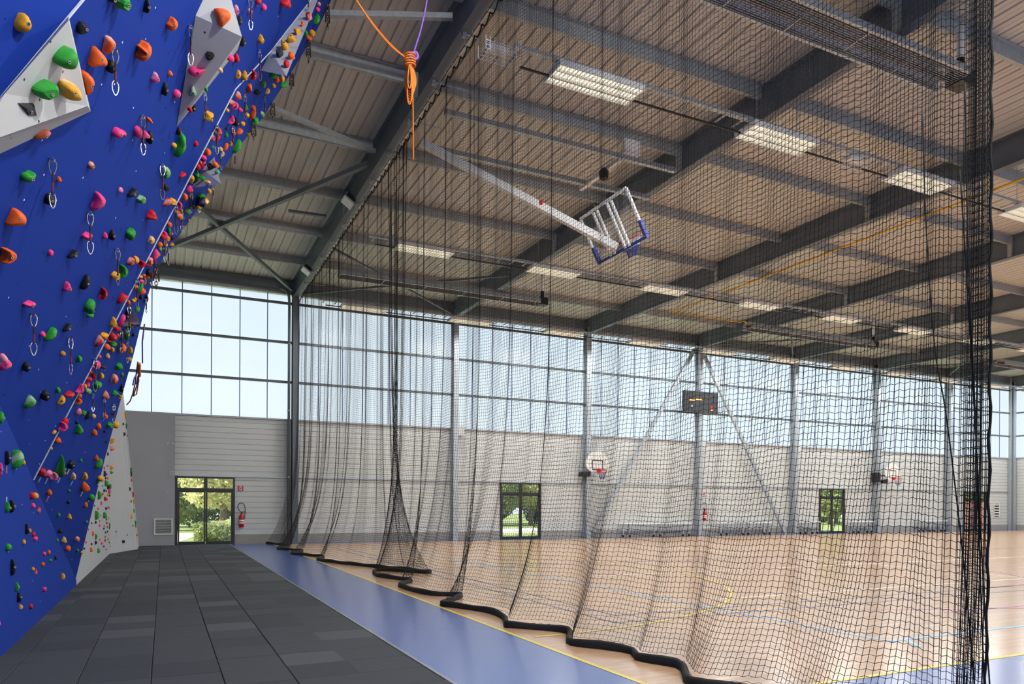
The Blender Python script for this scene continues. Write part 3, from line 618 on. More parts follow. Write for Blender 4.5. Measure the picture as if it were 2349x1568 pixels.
# ------------------------------------------------------------------ holds
HD = {
'a': (0, 0, 3.915, '168 245 155 180 y t 0;970 25 90 75 k f 0;1060 55 165 160 g f 0;1280 82 60 140 k e 5;700 287 95 120 k f 0;1508 243 100 125 o c 0;945 435 115 170 o h 20;840 545 180 190 o t -15;1258 492 135 180 o c 0;960 632 85 125 k b 0;750 775 130 225 o c 10;555 565 225 195 g D 60;375 858 240 160 g f 0;600 848 210 190 y b 0;200 1017 195 130 K q 0;345 1245 165 90 o e 70;1360 722 78 100 p t 0;1492 685 50 48 o t 0;1445 828 55 130 k D 180;1555 870 75 85 p b 0;1955 180 155 170 o h 0;1848 527 88 85 k f 0;1730 667 150 95 p d 90;1697 847 75 100 G m 0;2082 112 50 95 p e 0;2113 205 45 100 K e 0;2205 125 40 55 p b 0;2278 30 55 75 r b 0;2330 85 50 65 p b 0;2305 370 60 92 y d 0;2140 395 55 100 k e 5;2075 475 60 70 p b 0;2088 545 50 90 r e 0;1985 590 42 50 y b 0;1035 1225 125 100 p d 80;1085 1235 40 50 o b 0;1215 1215 95 110 p b 0;1280 1240 80 80 p m 0;1318 1265 60 125 k b 0;1313 1108 55 60 o e -40;1578 1205 50 75 k b 0;1595 1330 100 225 g m 15;1535 1335 45 50 y b 0;1732 1315 42 55 r b 0;790 1522 62 75 o b 0;1860 760 30 45 g b 0;1730 930 35 55 r b 0;1700 990 55 80 k b 0;2330 770 55 70 g f 0'),
'e': (400, 0, 3.915, '960 40 95 110 r t 20;675 8 35 25 g b 0'),
'P': (560, 0, 4.48, '617 183 65 88 r d 180;558 267 42 58 o c 0;498 343 75 72 y h 0;442 412 92 95 y t 0;375 480 78 108 y d -25;318 558 72 92 K f 0;443 590 68 82 o b 0;392 675 58 85 r b 0;724 62 36 50 o b 0;712 117 48 50 p b 0;700 215 75 105 g D 30;595 365 38 70 g b 0;657 362 60 72 y f 0;628 412 55 52 o f 0'),
'F': (440, 160, 5.596, '545 90 80 118 y D 20;630 105 78 135 y d 10;750 97 75 135 r c 0;995 105 100 75 g f 0;1045 145 60 95 o f 0;1115 143 62 100 y D 0;1138 225 100 72 g e 75;873 215 70 85 g f 0;1003 232 55 62 y b 0;793 320 85 80 k f 0;922 305 70 78 y D 30;692 272 62 138 o h 0;550 362 80 110 o t 10;470 470 90 95 r f 0;518 490 80 112 p c 0;415 557 42 52 y b 0;580 545 60 62 p b 0;648 512 60 85 g t 0;745 525 65 80 o f 0;738 605 85 115 o e 25;668 615 55 60 y b 0;463 668 90 122 p c 30;522 705 85 125 k f 0;613 727 56 60 y b 0;862 600 66 75 g b 0;770 690 90 120 g m 0;493 833 52 92 o d 0;570 825 88 82 o D 30;405 787 40 48 k b 0;402 868 45 70 g t 0;305 815 65 100 o c 0;325 845 40 50 p b 0;275 855 35 45 y b 0;170 635 130 140 y m 0;695 860 50 50 y b 0'),
'G': (400, 310, 7.461, '600 95 95 115 r f 0;690 95 90 90 r e 45;525 338 105 138 o D 0;605 255 50 60 g b 0;742 288 75 80 y f 0;770 365 70 105 y D 20;825 245 90 130 o e 30;915 190 45 90 y c 0;1020 230 150 230 g e 35;455 435 90 95 p b 0;440 535 85 190 p e 15;400 520 50 80 o b 0;360 595 90 130 r b 0;90 735 120 90 r e 55;250 795 95 145 y D 10;345 755 85 180 g m 15;430 790 90 90 g f 0;520 850 110 85 y f 0;555 580 105 125 k f 0;648 540 105 120 o d -40;680 665 95 85 G f 0;725 580 35 70 g b 0'),
'H': (350, 420, 7.461, '175 135 120 130 k f 0;200 385 155 140 r e 50;305 375 130 120 y f 0;585 138 120 140 p t 0;515 290 90 130 o D 0;618 292 66 105 y D 20;785 265 140 75 g e 80;925 185 70 95 y b 0;862 352 58 105 y b 0;735 468 78 60 y b 0;655 455 120 100 k f 0;425 435 80 150 p c 0;390 545 85 65 o f 0;455 530 40 75 y b 0;420 625 115 120 o b 0;553 548 110 110 g t 40;470 645 60 60 g b 0;250 765 95 100 o f 0;240 855 60 75 g b 0;805 420 70 60 k e 50;575 685 40 50 y b 0;495 800 35 40 y b 0'),
'I': (280, 530, 7.461, '105 120 175 210 g m 0;460 208 125 150 y D 10;690 110 100 130 p c 0;650 145 80 110 r b 0;765 70 60 125 g b 0;735 185 105 105 o f 0;610 280 95 100 o b 0;705 280 80 95 y f 0;610 355 75 95 g b 0;690 360 70 80 g b 0;530 460 110 200 p e 20;590 450 50 80 y b 0;815 285 80 55 y e 75;825 175 80 75 k f 0;815 100 40 40 o b 0;900 55 45 45 g b 0;120 575 120 155 r f 0;205 550 110 140 y D 0;320 620 115 130 r c 0;425 640 100 50 r e 90;455 570 85 130 o f 0;430 760 110 130 k f 0;470 810 80 125 o c 0;400 850 80 60 o b 0;345 815 55 45 o b 0;295 840 55 60 y b 0'),
'J': (210, 640, 7.461, '185 310 120 215 r c 0;505 390 190 195 r h 40;350 800 125 190 y t 0;820 95 85 70 p b 0;885 90 40 130 y c 0;735 205 75 95 o b 0;800 205 105 160 g e 30;830 255 140 130 o b 0;610 460 60 90 o b 0;685 430 65 65 y b 0;720 410 50 80 y b 0;760 575 75 105 g b 0;500 760 115 200 p e 25;595 620 80 100 k b 0;815 370 60 90 k b 0;915 390 55 140 k D 0;595 705 25 35 y b 0;770 840 60 50 k b 0;670 835 60 25 r b 0;970 130 40 50 y b 0;800 20 50 40 y b 0'),
'K': (170, 740, 7.461, '720 165 115 100 r b 0;645 300 140 155 r b 0;590 378 80 30 p e 90;490 300 145 130 y t 50;405 375 165 205 r h 30;650 420 130 110 g f 0;547 475 110 110 o b 0;640 525 65 95 y D 0;557 628 75 105 y d 0;418 643 65 65 o f 0;815 495 115 170 o D 0;770 490 40 150 y e 0;730 290 55 85 o b 0;875 270 110 200 g m 0;940 125 110 85 g m 0;990 260 45 80 k b 0;950 530 65 135 y D 0;935 680 75 75 y f 0;758 815 130 120 g m 0;380 785 115 165 p D 0;470 820 120 90 k e 100;75 690 90 120 g D 0'),
'L': (140, 850, 7.461, '490 95 55 70 r b 0;462 215 105 95 r b 0;545 150 80 120 r D 0;435 310 80 100 p b 0;395 340 60 105 y b 0;305 370 150 165 p c 40;610 320 140 150 g m 0;455 420 110 105 g b 0;130 480 190 105 r e 80;680 155 80 110 y D 0;905 200 120 170 o D 0;1030 130 50 80 g b 0;1025 360 60 150 k e 0;915 440 120 100 g m 0;1008 512 70 65 y c 0;755 480 115 155 o d 0;310 495 65 75 o b 0;300 590 105 115 o c 0;293 772 92 135 p e 10;380 795 85 85 g f 0;550 845 75 85 y b 0;755 848 75 90 o b 0;450 830 110 130 k e 35;870 800 40 50 k b 0'),
'c': (0, 760, 3.915, '30 315 130 155 p m 0;222 358 72 92 k f 0;372 65 50 55 p b 0;440 65 120 125 g e 40;555 235 52 45 y f 0;515 565 42 60 g b 0;262 670 115 125 g t 20;400 615 82 100 k f 0;543 655 75 90 y D 30;5 815 55 110 g b 0;480 943 45 38 y e 60;582 840 60 60 r b 0;570 890 72 90 p c 0;455 1088 30 35 y b 0;515 1012 55 60 o b 0;537 1030 28 30 r b 0;685 852 28 35 k b 0;710 915 65 95 g t -20;845 942 50 65 o b 0;883 885 42 60 o b 0;985 875 58 60 g f 0;1037 872 60 65 y b 0;935 930 22 25 k b 0;950 1025 18 22 k b 0;725 1192 25 35 g b 0;865 1170 38 58 o d 0;885 1220 70 95 g e 25;67 1178 55 130 k e 0;160 1190 110 175 g t 0;212 1215 30 50 y b 0;5 1280 35 120 p b 0;555 1245 58 205 g d 0;638 1230 65 85 k f 0;580 1310 25 30 o b 0;385 1305 68 90 r f 0;440 1320 62 80 p b 0;497 1338 55 80 p c 0;662 1338 42 75 y D 0;768 1335 38 75 y D 0;772 1430 78 95 o t 0;905 1355 55 55 y b 0;880 1382 25 30 g b 0;445 1482 48 62 o b 0;292 1515 45 65 r b 0;325 1515 50 62 y b 0;622 1468 22 28 g b 0;825 1525 55 62 g b 0'),
'b': (0, 380, 3.915, '228 145 138 95 g m 0;503 158 52 55 o t 0;420 338 100 110 k b 0;1055 250 52 55 p b 0;1163 277 95 80 k e 60;1245 335 85 80 g f 0;860 350 130 170 p D 20;1468 90 78 115 g D 0;120 500 190 165 o t 20;60 850 145 150 o c 0;1340 475 100 95 r m 0;760 672 100 65 p m 0;922 657 50 60 p t 0;987 655 62 100 k e 0;435 822 52 62 p b 0;635 832 100 75 k e 60;587 1120 82 95 p t 0;745 1080 90 140 k e 20;247 1290 120 58 p m 0;790 1300 100 135 g e 25;795 1375 65 50 g b 0;588 1490 90 75 k e 60;1095 980 75 125 g c 0;1020 1025 85 80 y f 0'),
'd': (0, 1150, 3.746, '68 88 46 95 g d 0;107 80 50 110 k e 0;290 72 34 48 p b 0;337 112 32 58 r b 0;508 150 28 38 g b 0;590 40 28 34 k b 0;600 163 38 50 y t 0;740 62 32 50 o b 0;748 207 24 28 g b 0;237 275 38 92 k e 0;262 287 22 36 y b 0;293 318 32 45 r b 0;310 357 38 40 p b 0;212 385 30 46 y b 0;82 432 52 65 g b 0;520 290 32 42 k b 0;497 370 22 30 g b 0;556 365 44 60 y t 0;670 357 40 52 o b 0;590 438 44 52 o b 0;672 455 22 30 g b 0;710 473 26 26 y f 0;388 486 28 36 p b 0;428 472 24 40 o b 0;483 518 24 34 k b 0;441 541 26 26 g b 0;375 577 28 42 o b 0;292 617 28 34 y b 0;315 640 26 58 r b 0;118 605 48 140 k e 0;550 680 36 62 y D 0;155 773 36 85 g e 0;392 792 32 42 p t 180;175 862 45 88 k e 0;190 945 34 48 y D 0;276 937 30 48 r b 0;5 1087 26 44 p b 0'),
'N': (180, 1080, 4.269, '270 155 36 60 g f 0;290 190 30 45 k b 0;310 190 28 60 g b 0;208 275 40 85 g D 0;235 262 25 30 o b 0;252 228 22 28 b b 0;272 232 14 20 b b 0;300 225 30 40 p b 0;302 248 22 25 o b 0;288 270 18 30 y b 0;303 275 18 20 K b 0;262 308 28 42 r b 0;280 312 18 28 p b 0;330 330 36 45 b t 0;225 352 18 40 p e 0;195 405 18 24 p b 0;272 402 22 28 b b 0;292 392 22 22 p b 0;307 397 10 14 o b 0;185 470 44 90 g D 0;258 470 38 60 g t 0;330 468 22 28 g b 0;220 472 12 16 p b 0;297 497 16 20 y b 0;275 510 14 24 b b 0;211 525 12 20 o b 0;132 547 14 20 b b 0;173 540 20 28 k D 0;210 570 18 26 p b 0;280 545 14 20 k b 0;255 575 14 14 r b 0;287 585 18 24 p b 0;308 575 14 70 g e 0;252 600 18 20 b b 0;268 637 14 22 b b 0;287 628 14 20 k b 0;300 660 10 16 y b 0;370 630 16 22 b b 0;390 522 16 20 b b 0;148 650 22 52 o D 0;178 680 24 58 g D 0;266 680 14 20 g b 0;176 738 24 38 k D 0;215 708 16 18 p b 0;266 716 14 30 r b 0;294 702 16 22 p b 0;231 745 24 22 p b 0;306 735 12 22 g b 0;253 775 14 18 b b 0;133 752 16 24 b b 0;80 735 16 24 p b 0;316 768 12 20 y b 0;277 802 14 18 p b 0;204 815 26 48 g t 0;133 808 26 42 o t 0;62 798 16 24 k b 0;446 725 28 30 k b 0;480 660 10 14 k b 0;427 185 42 72 y d 0;447 87 30 40 k b 0;500 212 28 38 k b 0;428 332 32 38 k b 0;515 330 16 22 k b 0;543 333 20 44 y e 0;498 432 20 40 k e 0;516 475 36 62 y b 0;533 568 16 32 k e 0;355 80 36 48 b b 0;320 48 34 25 g b 0;258 62 28 60 b t 0;278 68 16 18 p b 0;103 608 14 22 p b 0;158 375 12 18 b b 0;235 182 12 18 g b 0;320 130 12 22 g b 0;285 107 18 26 o b 0;265 107 14 22 k b 0;510 20 18 50 g e 0;514 65 14 60 k e 0;516 122 12 30 r b 0;534 265 14 55 r e 0;544 425 10 40 g e 0;561 545 16 50 g e 0;563 580 14 20 r b 0;584 642 16 26 y b 0;573 665 12 18 r b 0'),
'M': (200, 920, 4.48, '386 180 20 75 y e 0;396 290 16 60 g e 0;404 385 10 25 r b 0;362 272 22 28 k b 0;376 376 28 38 k b 0;248 440 58 52 y e 40;263 395 28 18 r b 0;247 518 46 42 o b 0;210 580 16 36 k b 0;248 715 40 40 y b 0;272 725 18 40 o b 0;205 700 24 20 p b 0;172 725 12 30 r b 0;355 622 16 20 k b 0;265 352 12 18 b b 0'),
}
OUTL = {   # drawn outlines of the biggest holds (same crop units as the list)
('a', 945, 435): '890 350 960 360 1000 410 985 450 940 480 905 525 880 490 890 420', ('a', 840, 545): '795 450 850 480 905 530 932 590 910 630 840 620 780 640 750 615 755 560',
('a', 1258, 492): '1190 430 1240 440 1285 402 1320 430 1322 500 1290 550 1245 585 1210 570 1205 530 1240 495 1200 460', ('a', 1508, 243): '1455 235 1490 225 1510 180 1550 205 1555 255 1525 295 1490 303 1462 280',
('a', 750, 775): '690 660 760 670 810 720 800 770 765 790 775 850 745 885 720 800', ('a', 555, 565): '432 565 500 495 600 468 640 490 655 570 630 645 570 662 490 630',
('a', 375, 858): '255 835 310 795 460 780 490 830 480 890 390 935 310 905', ('a', 600, 848): '490 800 520 760 610 775 670 820 703 890 690 935 610 938 555 915 545 870',
('a', 200, 1017): '98 953 262 955 295 1083 165 1078', ('a', 1955, 180): '1880 100 1960 97 2020 130 2030 185 1985 235 1955 265 1920 245 1905 185',
('b', 860, 350): '830 265 880 285 920 330 905 385 860 410 795 432 815 370 825 310', ('b', 120, 500): '100 413 160 435 210 480 215 540 180 575 30 580 25 550 65 470',
('a', 168, 245): '160 155 205 175 245 260 225 315 180 335 110 310 90 260 120 200', ('a', 1730, 667): '1660 640 1700 622 1745 640 1805 640 1790 680 1745 710 1690 705 1660 680',
('a', 1595, 1330): '1590 1220 1635 1235 1632 1290 1645 1320 1620 1370 1590 1410 1550 1440 1545 1380 1570 1330 1575 1270', ('b', 228, 145): '160 120 200 98 240 110 295 98 290 140 255 185 215 195 165 170',
('c', 772, 1430): '745 1385 770 1395 800 1430 812 1455 790 1475 735 1475', ('c', 160, 1190): '130 1115 175 1103 210 1140 215 1190 190 1250 120 1275 108 1230 118 1160', ('c', 262, 670): '245 620 270 608 300 630 322 665 290 705 225 732 208 712 220 665',
('K', 405, 375): '315 480 340 370 390 275 425 300 480 345 465 385 400 420', ('J', 505, 390): '415 485 430 380 500 300 530 330 600 345 580 380 520 405 455 470', ('b', 790, 1300): '820 1232 842 1245 835 1290 800 1325 830 1360 800 1385 770 1375 760 1345 735 1325 750 1270'}
def drawn(txt, sharp):
    q = np.array([float(v) for v in txt.split()]).reshape(-1, 2); q = q-(q.max(0)+q.min(0))/2; q = q/(q.max(0)-q.min(0)).max()*2; q[:, 1] *= -1
    if sum(q[i, 0]*q[(i+1) % len(q), 1]-q[(i+1) % len(q), 0]*q[i, 1] for i in range(len(q))) < 0: q = q[::-1]
    n = len(q); out = []
    for i in range(n):
        a, b, c, d = q[i-1], q[i], q[(i+1) % n], q[(i+2) % n]
        for t in (0, 0.5):
            out.append(b if t == 0 else ((b+c)/2 if sharp else 0.5*((2*b)+(c-a)*t+(2*a-5*b+4*c-d)*t*t+(3*b-a-3*c+d)*t**3)))
    return np.array(out)
def outline(kind, M, rnd):
    th = np.linspace(0, 2*math.pi, M, endpoint=False); c, s = np.cos(th), np.sin(th)
    if kind == 'd': r = 0.62 + 0.38*np.maximum(0, s)**2.2*1.0 - 0.06*s; x, y = c*0.62*(1-0.38*np.maximum(0, s)), s*r*1.15
    elif kind == 't': r = 0.78 + 0.16*np.cos(3*(th-math.pi/2)); x, y = r*c, r*s
    elif kind == 'D': x = np.where(c > 0, c, c*0.25); y = s*1.25
    elif kind == 'c': x, y = 0.52*c*(1+0.25*s) + 0.35 - 0.8*s*s, s*1.2
    elif kind == 'h': x = c*(0.5+0.3*np.clip(s, -1, 1)*1.0) + 0.12*np.sin(2*th); y = s*1.15 - 0.18*np.exp(-((th-1.9)/0.35)**2)
    elif kind == 'e': x, y = c*0.5*(1+0.1*np.sin(3*th+rnd.uniform(0, 6))), s*1.3
    elif kind == 'q': r = 1/(np.abs(c)+np.abs(s)+1e-6); x, y = r*c + 0.25*r*s, r*s*0.8
    elif kind == 'm': r = 0.8 + 0.2*np.cos(rnd.choice((3, 4))*th + rnd.uniform(0, 6)); x, y = r*c, r*s
    elif kind == 'f': r = 0.9 + np.array([rnd.uniform(-0.2, 0.15) for _ in range(M)]); x, y = r*c, r*s
    else: r = 0.9 + 0.08*np.cos(2*th+rnd.uniform(0, 6)) + 0.06*np.cos(3*th+rnd.uniform(0, 6)); x, y = r*c, r*s
    return x, y
def hold_local(kind, rot, rnd, big, draw=None):
    M = 9 if kind == 'f' else (20 if big else 12)
    if draw:
        q = drawn(draw, kind == 'q'); M = len(q); x, y = q[:, 0].copy(), q[:, 1].copy(); rot = 0; kind = 'q' if kind == 'q' else 'F' if kind == 'f' else 'x'
    else: x, y = outline(kind, M, rnd)
    a = -math.radians(rot); yr = y.copy(); th_ = np.linspace(0, 2*math.pi, M, endpoint=False); ca, sa = math.cos(a), math.sin(a); x, y = x*math.cos(a)-y*math.sin(a), x*math.sin(a)+y*math.cos(a)
    ax, ay = rnd.uniform(-0.12, 0.12), -rnd.uniform(0.0, 0.18)
    if draw: ax, ay = float(x.mean()), float(y.mean())
    rings = ((1, 0), (0.9, 0.5), (0.55, 0.95)) if kind in 'fqF' else ((1.0, -0.02), (1.0, 0.22), (0.86, 0.62), (0.55, 0.9), (0.25, 1.0))
    vs = []; fs = []
    for (k, h) in rings:
        for i in range(M):
            jj = rnd.uniform(-0.06, 0.06) if kind in 'fm' else 0
            if kind == 'c':
                yl = yr[i]*(1-(1-k)*0.4); sl_ = yl/1.2; x0_ = 0.35-0.8*sl_*sl_; xl = x0_ + 0.52*math.cos(th_[i])*(1+0.25*sl_)*k
                vs.append((xl*ca-yl*sa, xl*sa+yl*ca, h)); continue
            vs.append((x[i]*k + ax*(1-k), y[i]*k + ay*(1-k), h*(1+jj)))
    if kind == 'c': ax, ay = 0.3*ca, 0.3*sa
    vs.append((ax, ay, rings[-1][1]*(0.97 if kind in 'fq' else 0.99 if kind != 'c' else 0.8)))
    R = len(rings)
    for j in range(R-1):
        for i in range(M): i2 = (i+1) % M; fs.append((j*M+i, j*M+i2, (j+1)*M+i2, (j+1)*M+i))
    for i in range(M): fs.append(((R-1)*M+i, (R-1)*M+(i+1) % M, R*M))
    return np.array(vs), fs
def fit_hold(px, py, w, h, kind, rot, tower, rnd, draw=None):
    r = hit(px, py, tower)
    if r is None: return None
    p, n, where = r; n = np.array(n); p = np.array(p)
    D = np.linalg.norm(p-O); s = D/F_PX; dv = (O-p)/D
    m = n + (0.0 if kind == 'q' else 0.9)*dv; m /= np.linalg.norm(m)
    up = np.array([0, 0, 1.0]); v = up - m*np.dot(up, m); v /= np.linalg.norm(v); u = np.cross(v, m)
    e0 = proj(p)[0]
    J = np.stack([(proj(p+u*0.01)[0]-e0)/0.01, (proj(p+v*0.01)[0]-e0)/0.01], 1); Ji = np.linalg.inv(J)
    U = u*Ji[0, 0] + v*Ji[1, 0]; Vv = -(u*Ji[0, 1] + v*Ji[1, 1])        # one pixel right / up, within the lump's own plane
    loc, fs = hold_local(kind, rot, rnd, max(w, h) > 22, draw)
    if (np.cross(U, Vv)@m) < 0: fs = [f[::-1] for f in fs]
    M = len(draw.split()) if draw else 9 if kind == 'f' else (20 if max(w, h) > 22 else 12)
    su, sv = w/2, h/2; q0 = loc[:M, :1]*U*su + loc[:M, 1:2]*Vv*sv
    lift = max(0.0, -float((q0@n).min()))
    base = len(loc)
    for i in range(M): fs.append((base+i, base+(i+1) % M, (i+1) % M, i))
    c = p.copy(); shift = np.zeros(2)
    for it in range(6):
        sn = min(0.42*math.sqrt(su*sv)*s*2, 0.09)*(0.6 if kind == 'q' else 1)
        top = loc[:, :1]*U*su + loc[:, 1:2]*Vv*sv + loc[:, 2:]*sn*m
        lift = max(0.0, -float((top[:M]@n).min()))*0.8
        top = top + n*lift
        sk = top[:M]*0.94; sk = sk - n*((sk@n)[:, None]) - n*0.012
        loc_w = np.vstack([top, sk])
        W_ = c + loc_w
        vis = W_[(loc_w@n) > -0.001] if ((loc_w@n) > -0.001).sum() > 6 else W_
        q = proj(vis); lo, hi = q.min(0), q.max(0); g_ = hi-lo
        su *= float(np.clip(w/g_[0], 0.75, 1.3)); sv *= float(np.clip(h/g_[1], 0.75, 1.3))
        dc = np.array([px, py]) - (lo+hi)/2
        # slide along the wall surface
        a1 = np.array([0, 0, 1.0]) - n*n[2]; a1 /= np.linalg.norm(a1); a2 = np.cross(a1, n); e0 = proj(c)[0]
        J2 = np.stack([(proj(c+a1*0.01)[0]-e0)/0.01, (proj(c+a2*0.01)[0]-e0)/0.01], 1)
        k = np.linalg.solve(J2, dc); lim = 0.3*max(w, h)*s + 0.03; k = np.clip(k, -lim, lim); c = c + a1*k[0] + a2*k[1]
    u, v = U*su/np.linalg.norm(U*su), Vv*sv/np.linalg.norm(Vv*sv)
    return c, loc_w, fs, m, sn, lift*n, where, u, v
HO = []
for key, (ox, oy, sc, txt) in HD.items():
    for i, it in enumerate(txt.split(';')):
        a = it.split(); HO.append(dict(x=ox+float(a[0])/sc, y=oy+float(a[1])/sc, w=max(2.6, float(a[2])/sc), h=max(3.0, float(a[3])/sc), c=a[4], k=a[5], r=float(a[6]), t=key in 'NM', id=len(HO), dr=OUTL.get((key, int(float(a[0])), int(float(a[1]))))))
HO.sort(key=lambda d: -d['w']*d['h'])
SHAPE = {'t': 'three-cornered', 'f': 'faceted', 'e': 'elongated', 'c': 'curved', 'h': 'hooked', 'b': 'rounded', 'D': 'half-moon', 'd': 'teardrop', 'q': 'rhombus', 'm': 'knobbly'}
def size_word(d):
    m = max(d['w'], d['h']); return 'huge' if m > 42 else 'large' if m > 28 else 'medium' if m > 18 else 'small' if m > 9 else 'tiny'
SURF = {'upper': 'top left blue panel', 'over': 'blue overhang', 'side': 'narrow blue strip', 'base': 'lower blue panel', 'tower': 'grey tower', 'volume': 'grey volume'}
stuff = MB(); stuff_mats = []; kept = []
for idx, d in enumerate(HO):
    rnd = random.Random(d['id']*13+5); r = fit_hold(d['x'], d['y'], d['w'], d['h'], d['k'], d['r'], d['t'], rnd, d['dr'])
    if r is None: continue
    c, lw, fs, n, sn, lf_, where, u, v = r; d['where'] = where
    if len(kept) < 296:
        me = bpy.data.meshes.new('climbing_hold'); me.from_pydata([tuple(q) for q in lw], [], fs); me.update()
        if d['k'] not in 'fq': me.shade_smooth()
        chalk = rnd.random() < 0.22 and d['c'] not in 'kKb'
        me.materials.append(MATS[('hold_chalk_' if chalk else 'hold_')+d['c']])
        o = link('climbing_hold', me, None, c); d['o'] = o; kept.append(d)
        if max(d['w'], d['h']) > 19:
            bx = c + lf_ + n*sn*0.93 + u*rnd.uniform(-0.15, 0.15)*sn; rr_ = 0.011
            MB().tube([bx-n*0.01, bx+n*0.008], rr_, 8).build('bolt', 'chrome', o)
            MB().tube([bx-n*0.01, bx+n*0.0095], rr_*0.5, 6).build('bolt_socket', 'black_plastic', o)
    else:
        n0 = len(stuff.v); stuff.v += [tuple(q+c) for q in lw]; stuff.f += [tuple(i+n0 for i in f) for f in fs]; stuff_mats += [d['c']]*len(fs)
if stuff.v:
    me = bpy.data.meshes.new('small_holds'); me.from_pydata(stuff.v, [], stuff.f); me.update()
    ks = list(HCOL)
    for k in ks: me.materials.append(MATS['hold_'+k])
    me.polygons.foreach_set('material_index', [ks.index(c) for c in stuff_mats]); me.shade_smooth()
    tag(link('small_holds', me), 'scatter of the tiniest coloured climbing holds on tower and wall edge', 'climbing holds', kind='stuff')
# labels: say which one by look, then by its neighbours
def rel(d, e):
    dx, dy = e['x']-d['x'], e['y']-d['y']
    if abs(dy) > abs(dx): return 'below' if dy < 0 else 'above'
    return 'right of' if dx < 0 else 'left of'
def nm(e): return '%s %s' % (HCOL[e['c']][0], SHAPE[e['k']])
used = set()
for d in kept:
    first = '%s %s %s hold on %s' % (size_word(d), HCOL[d['c']][0], SHAPE[d['k']], SURF[d['where']])
    ne = sorted((e for e in kept if e is not d), key=lambda e: (e['x']-d['x'])**2+(e['y']-d['y'])**2)[:7]
    cands = [first] if sum(1 for e in kept if (size_word(e), e['c'], e['k'], e['where']) == (size_word(d), d['c'], d['k'], d['where'])) == 1 else []
    cands += ['%s, %s %s one' % (first, rel(d, e), nm(e)) for e in ne]
    cands += ['%s, %s %s and %s %s' % (first, rel(d, e), nm(e), rel(d, f), nm(f)) for e in ne[:4] for f in ne[1:6] if e is not f]
    lab = next((c for c in cands if c not in used), None)
    if lab is None:
        lab = '%s, %s %s %s one' % (first, rel(d, ne[0]), size_word(ne[0]), nm(ne[0]))
    used.add(lab)
    tag(d['o'], lab, 'climbing hold', 'climbing holds on the ' + SURF[d['where']])

# ------------------------------------------------------------------ quickdraws hanging from the wall
QD = [(247, 120, 222), (421, 65, 153), (313.7, 272, 360), (105, 372, 483), (360, 384, 463), (194, 495, 588), (259, 579, 660), (66, 728, 822), (152.7, 783, 866),
      (210, 832, 904), (206, 913, 950), (233, 918, 967), (254.7, 936, 978), (305, 648, 717), (287, 709, 766), (393, 478, 542), (406, 495, 534), (559, 0, 71), (582, 120, 188), (457, 218, 273),
      (549, 223, 276), (595, 227, 274), (485, 294, 358), (522, 296, 347), (495, 360, 393), (527, 352, 390), (427, 447, 492), (455, 463, 498), (478, 435, 459), (368, 555, 606), (376, 576, 613), (326, 694, 723), (270, 767, 815), (284, 791, 839),
      (692, 0, 24)]
QT = [(271, 952, 977), (279, 1032, 1061)]
CH = [(737, 14, 62), (694, 98, 140), (656, 170, 205), (613, 239, 274), (569, 285, 320), (348, 606, 660)]
def carabiner(L_):
    pts = []
    for k in range(14):
        a = 2*math.pi*k/14; pts.append((0.21*L_*math.cos(a)*(1+0.3*math.sin(a)), 0, L_/2*math.sin(a)))
    return MB().tube(pts, 0.0062, 6, closed=True)
qn = 0; qlabels = set()
def near_hold(x, y):
    ds = sorted(kept, key=lambda d: (d['x']-x)**2+(d['y']-y)**2); return ds
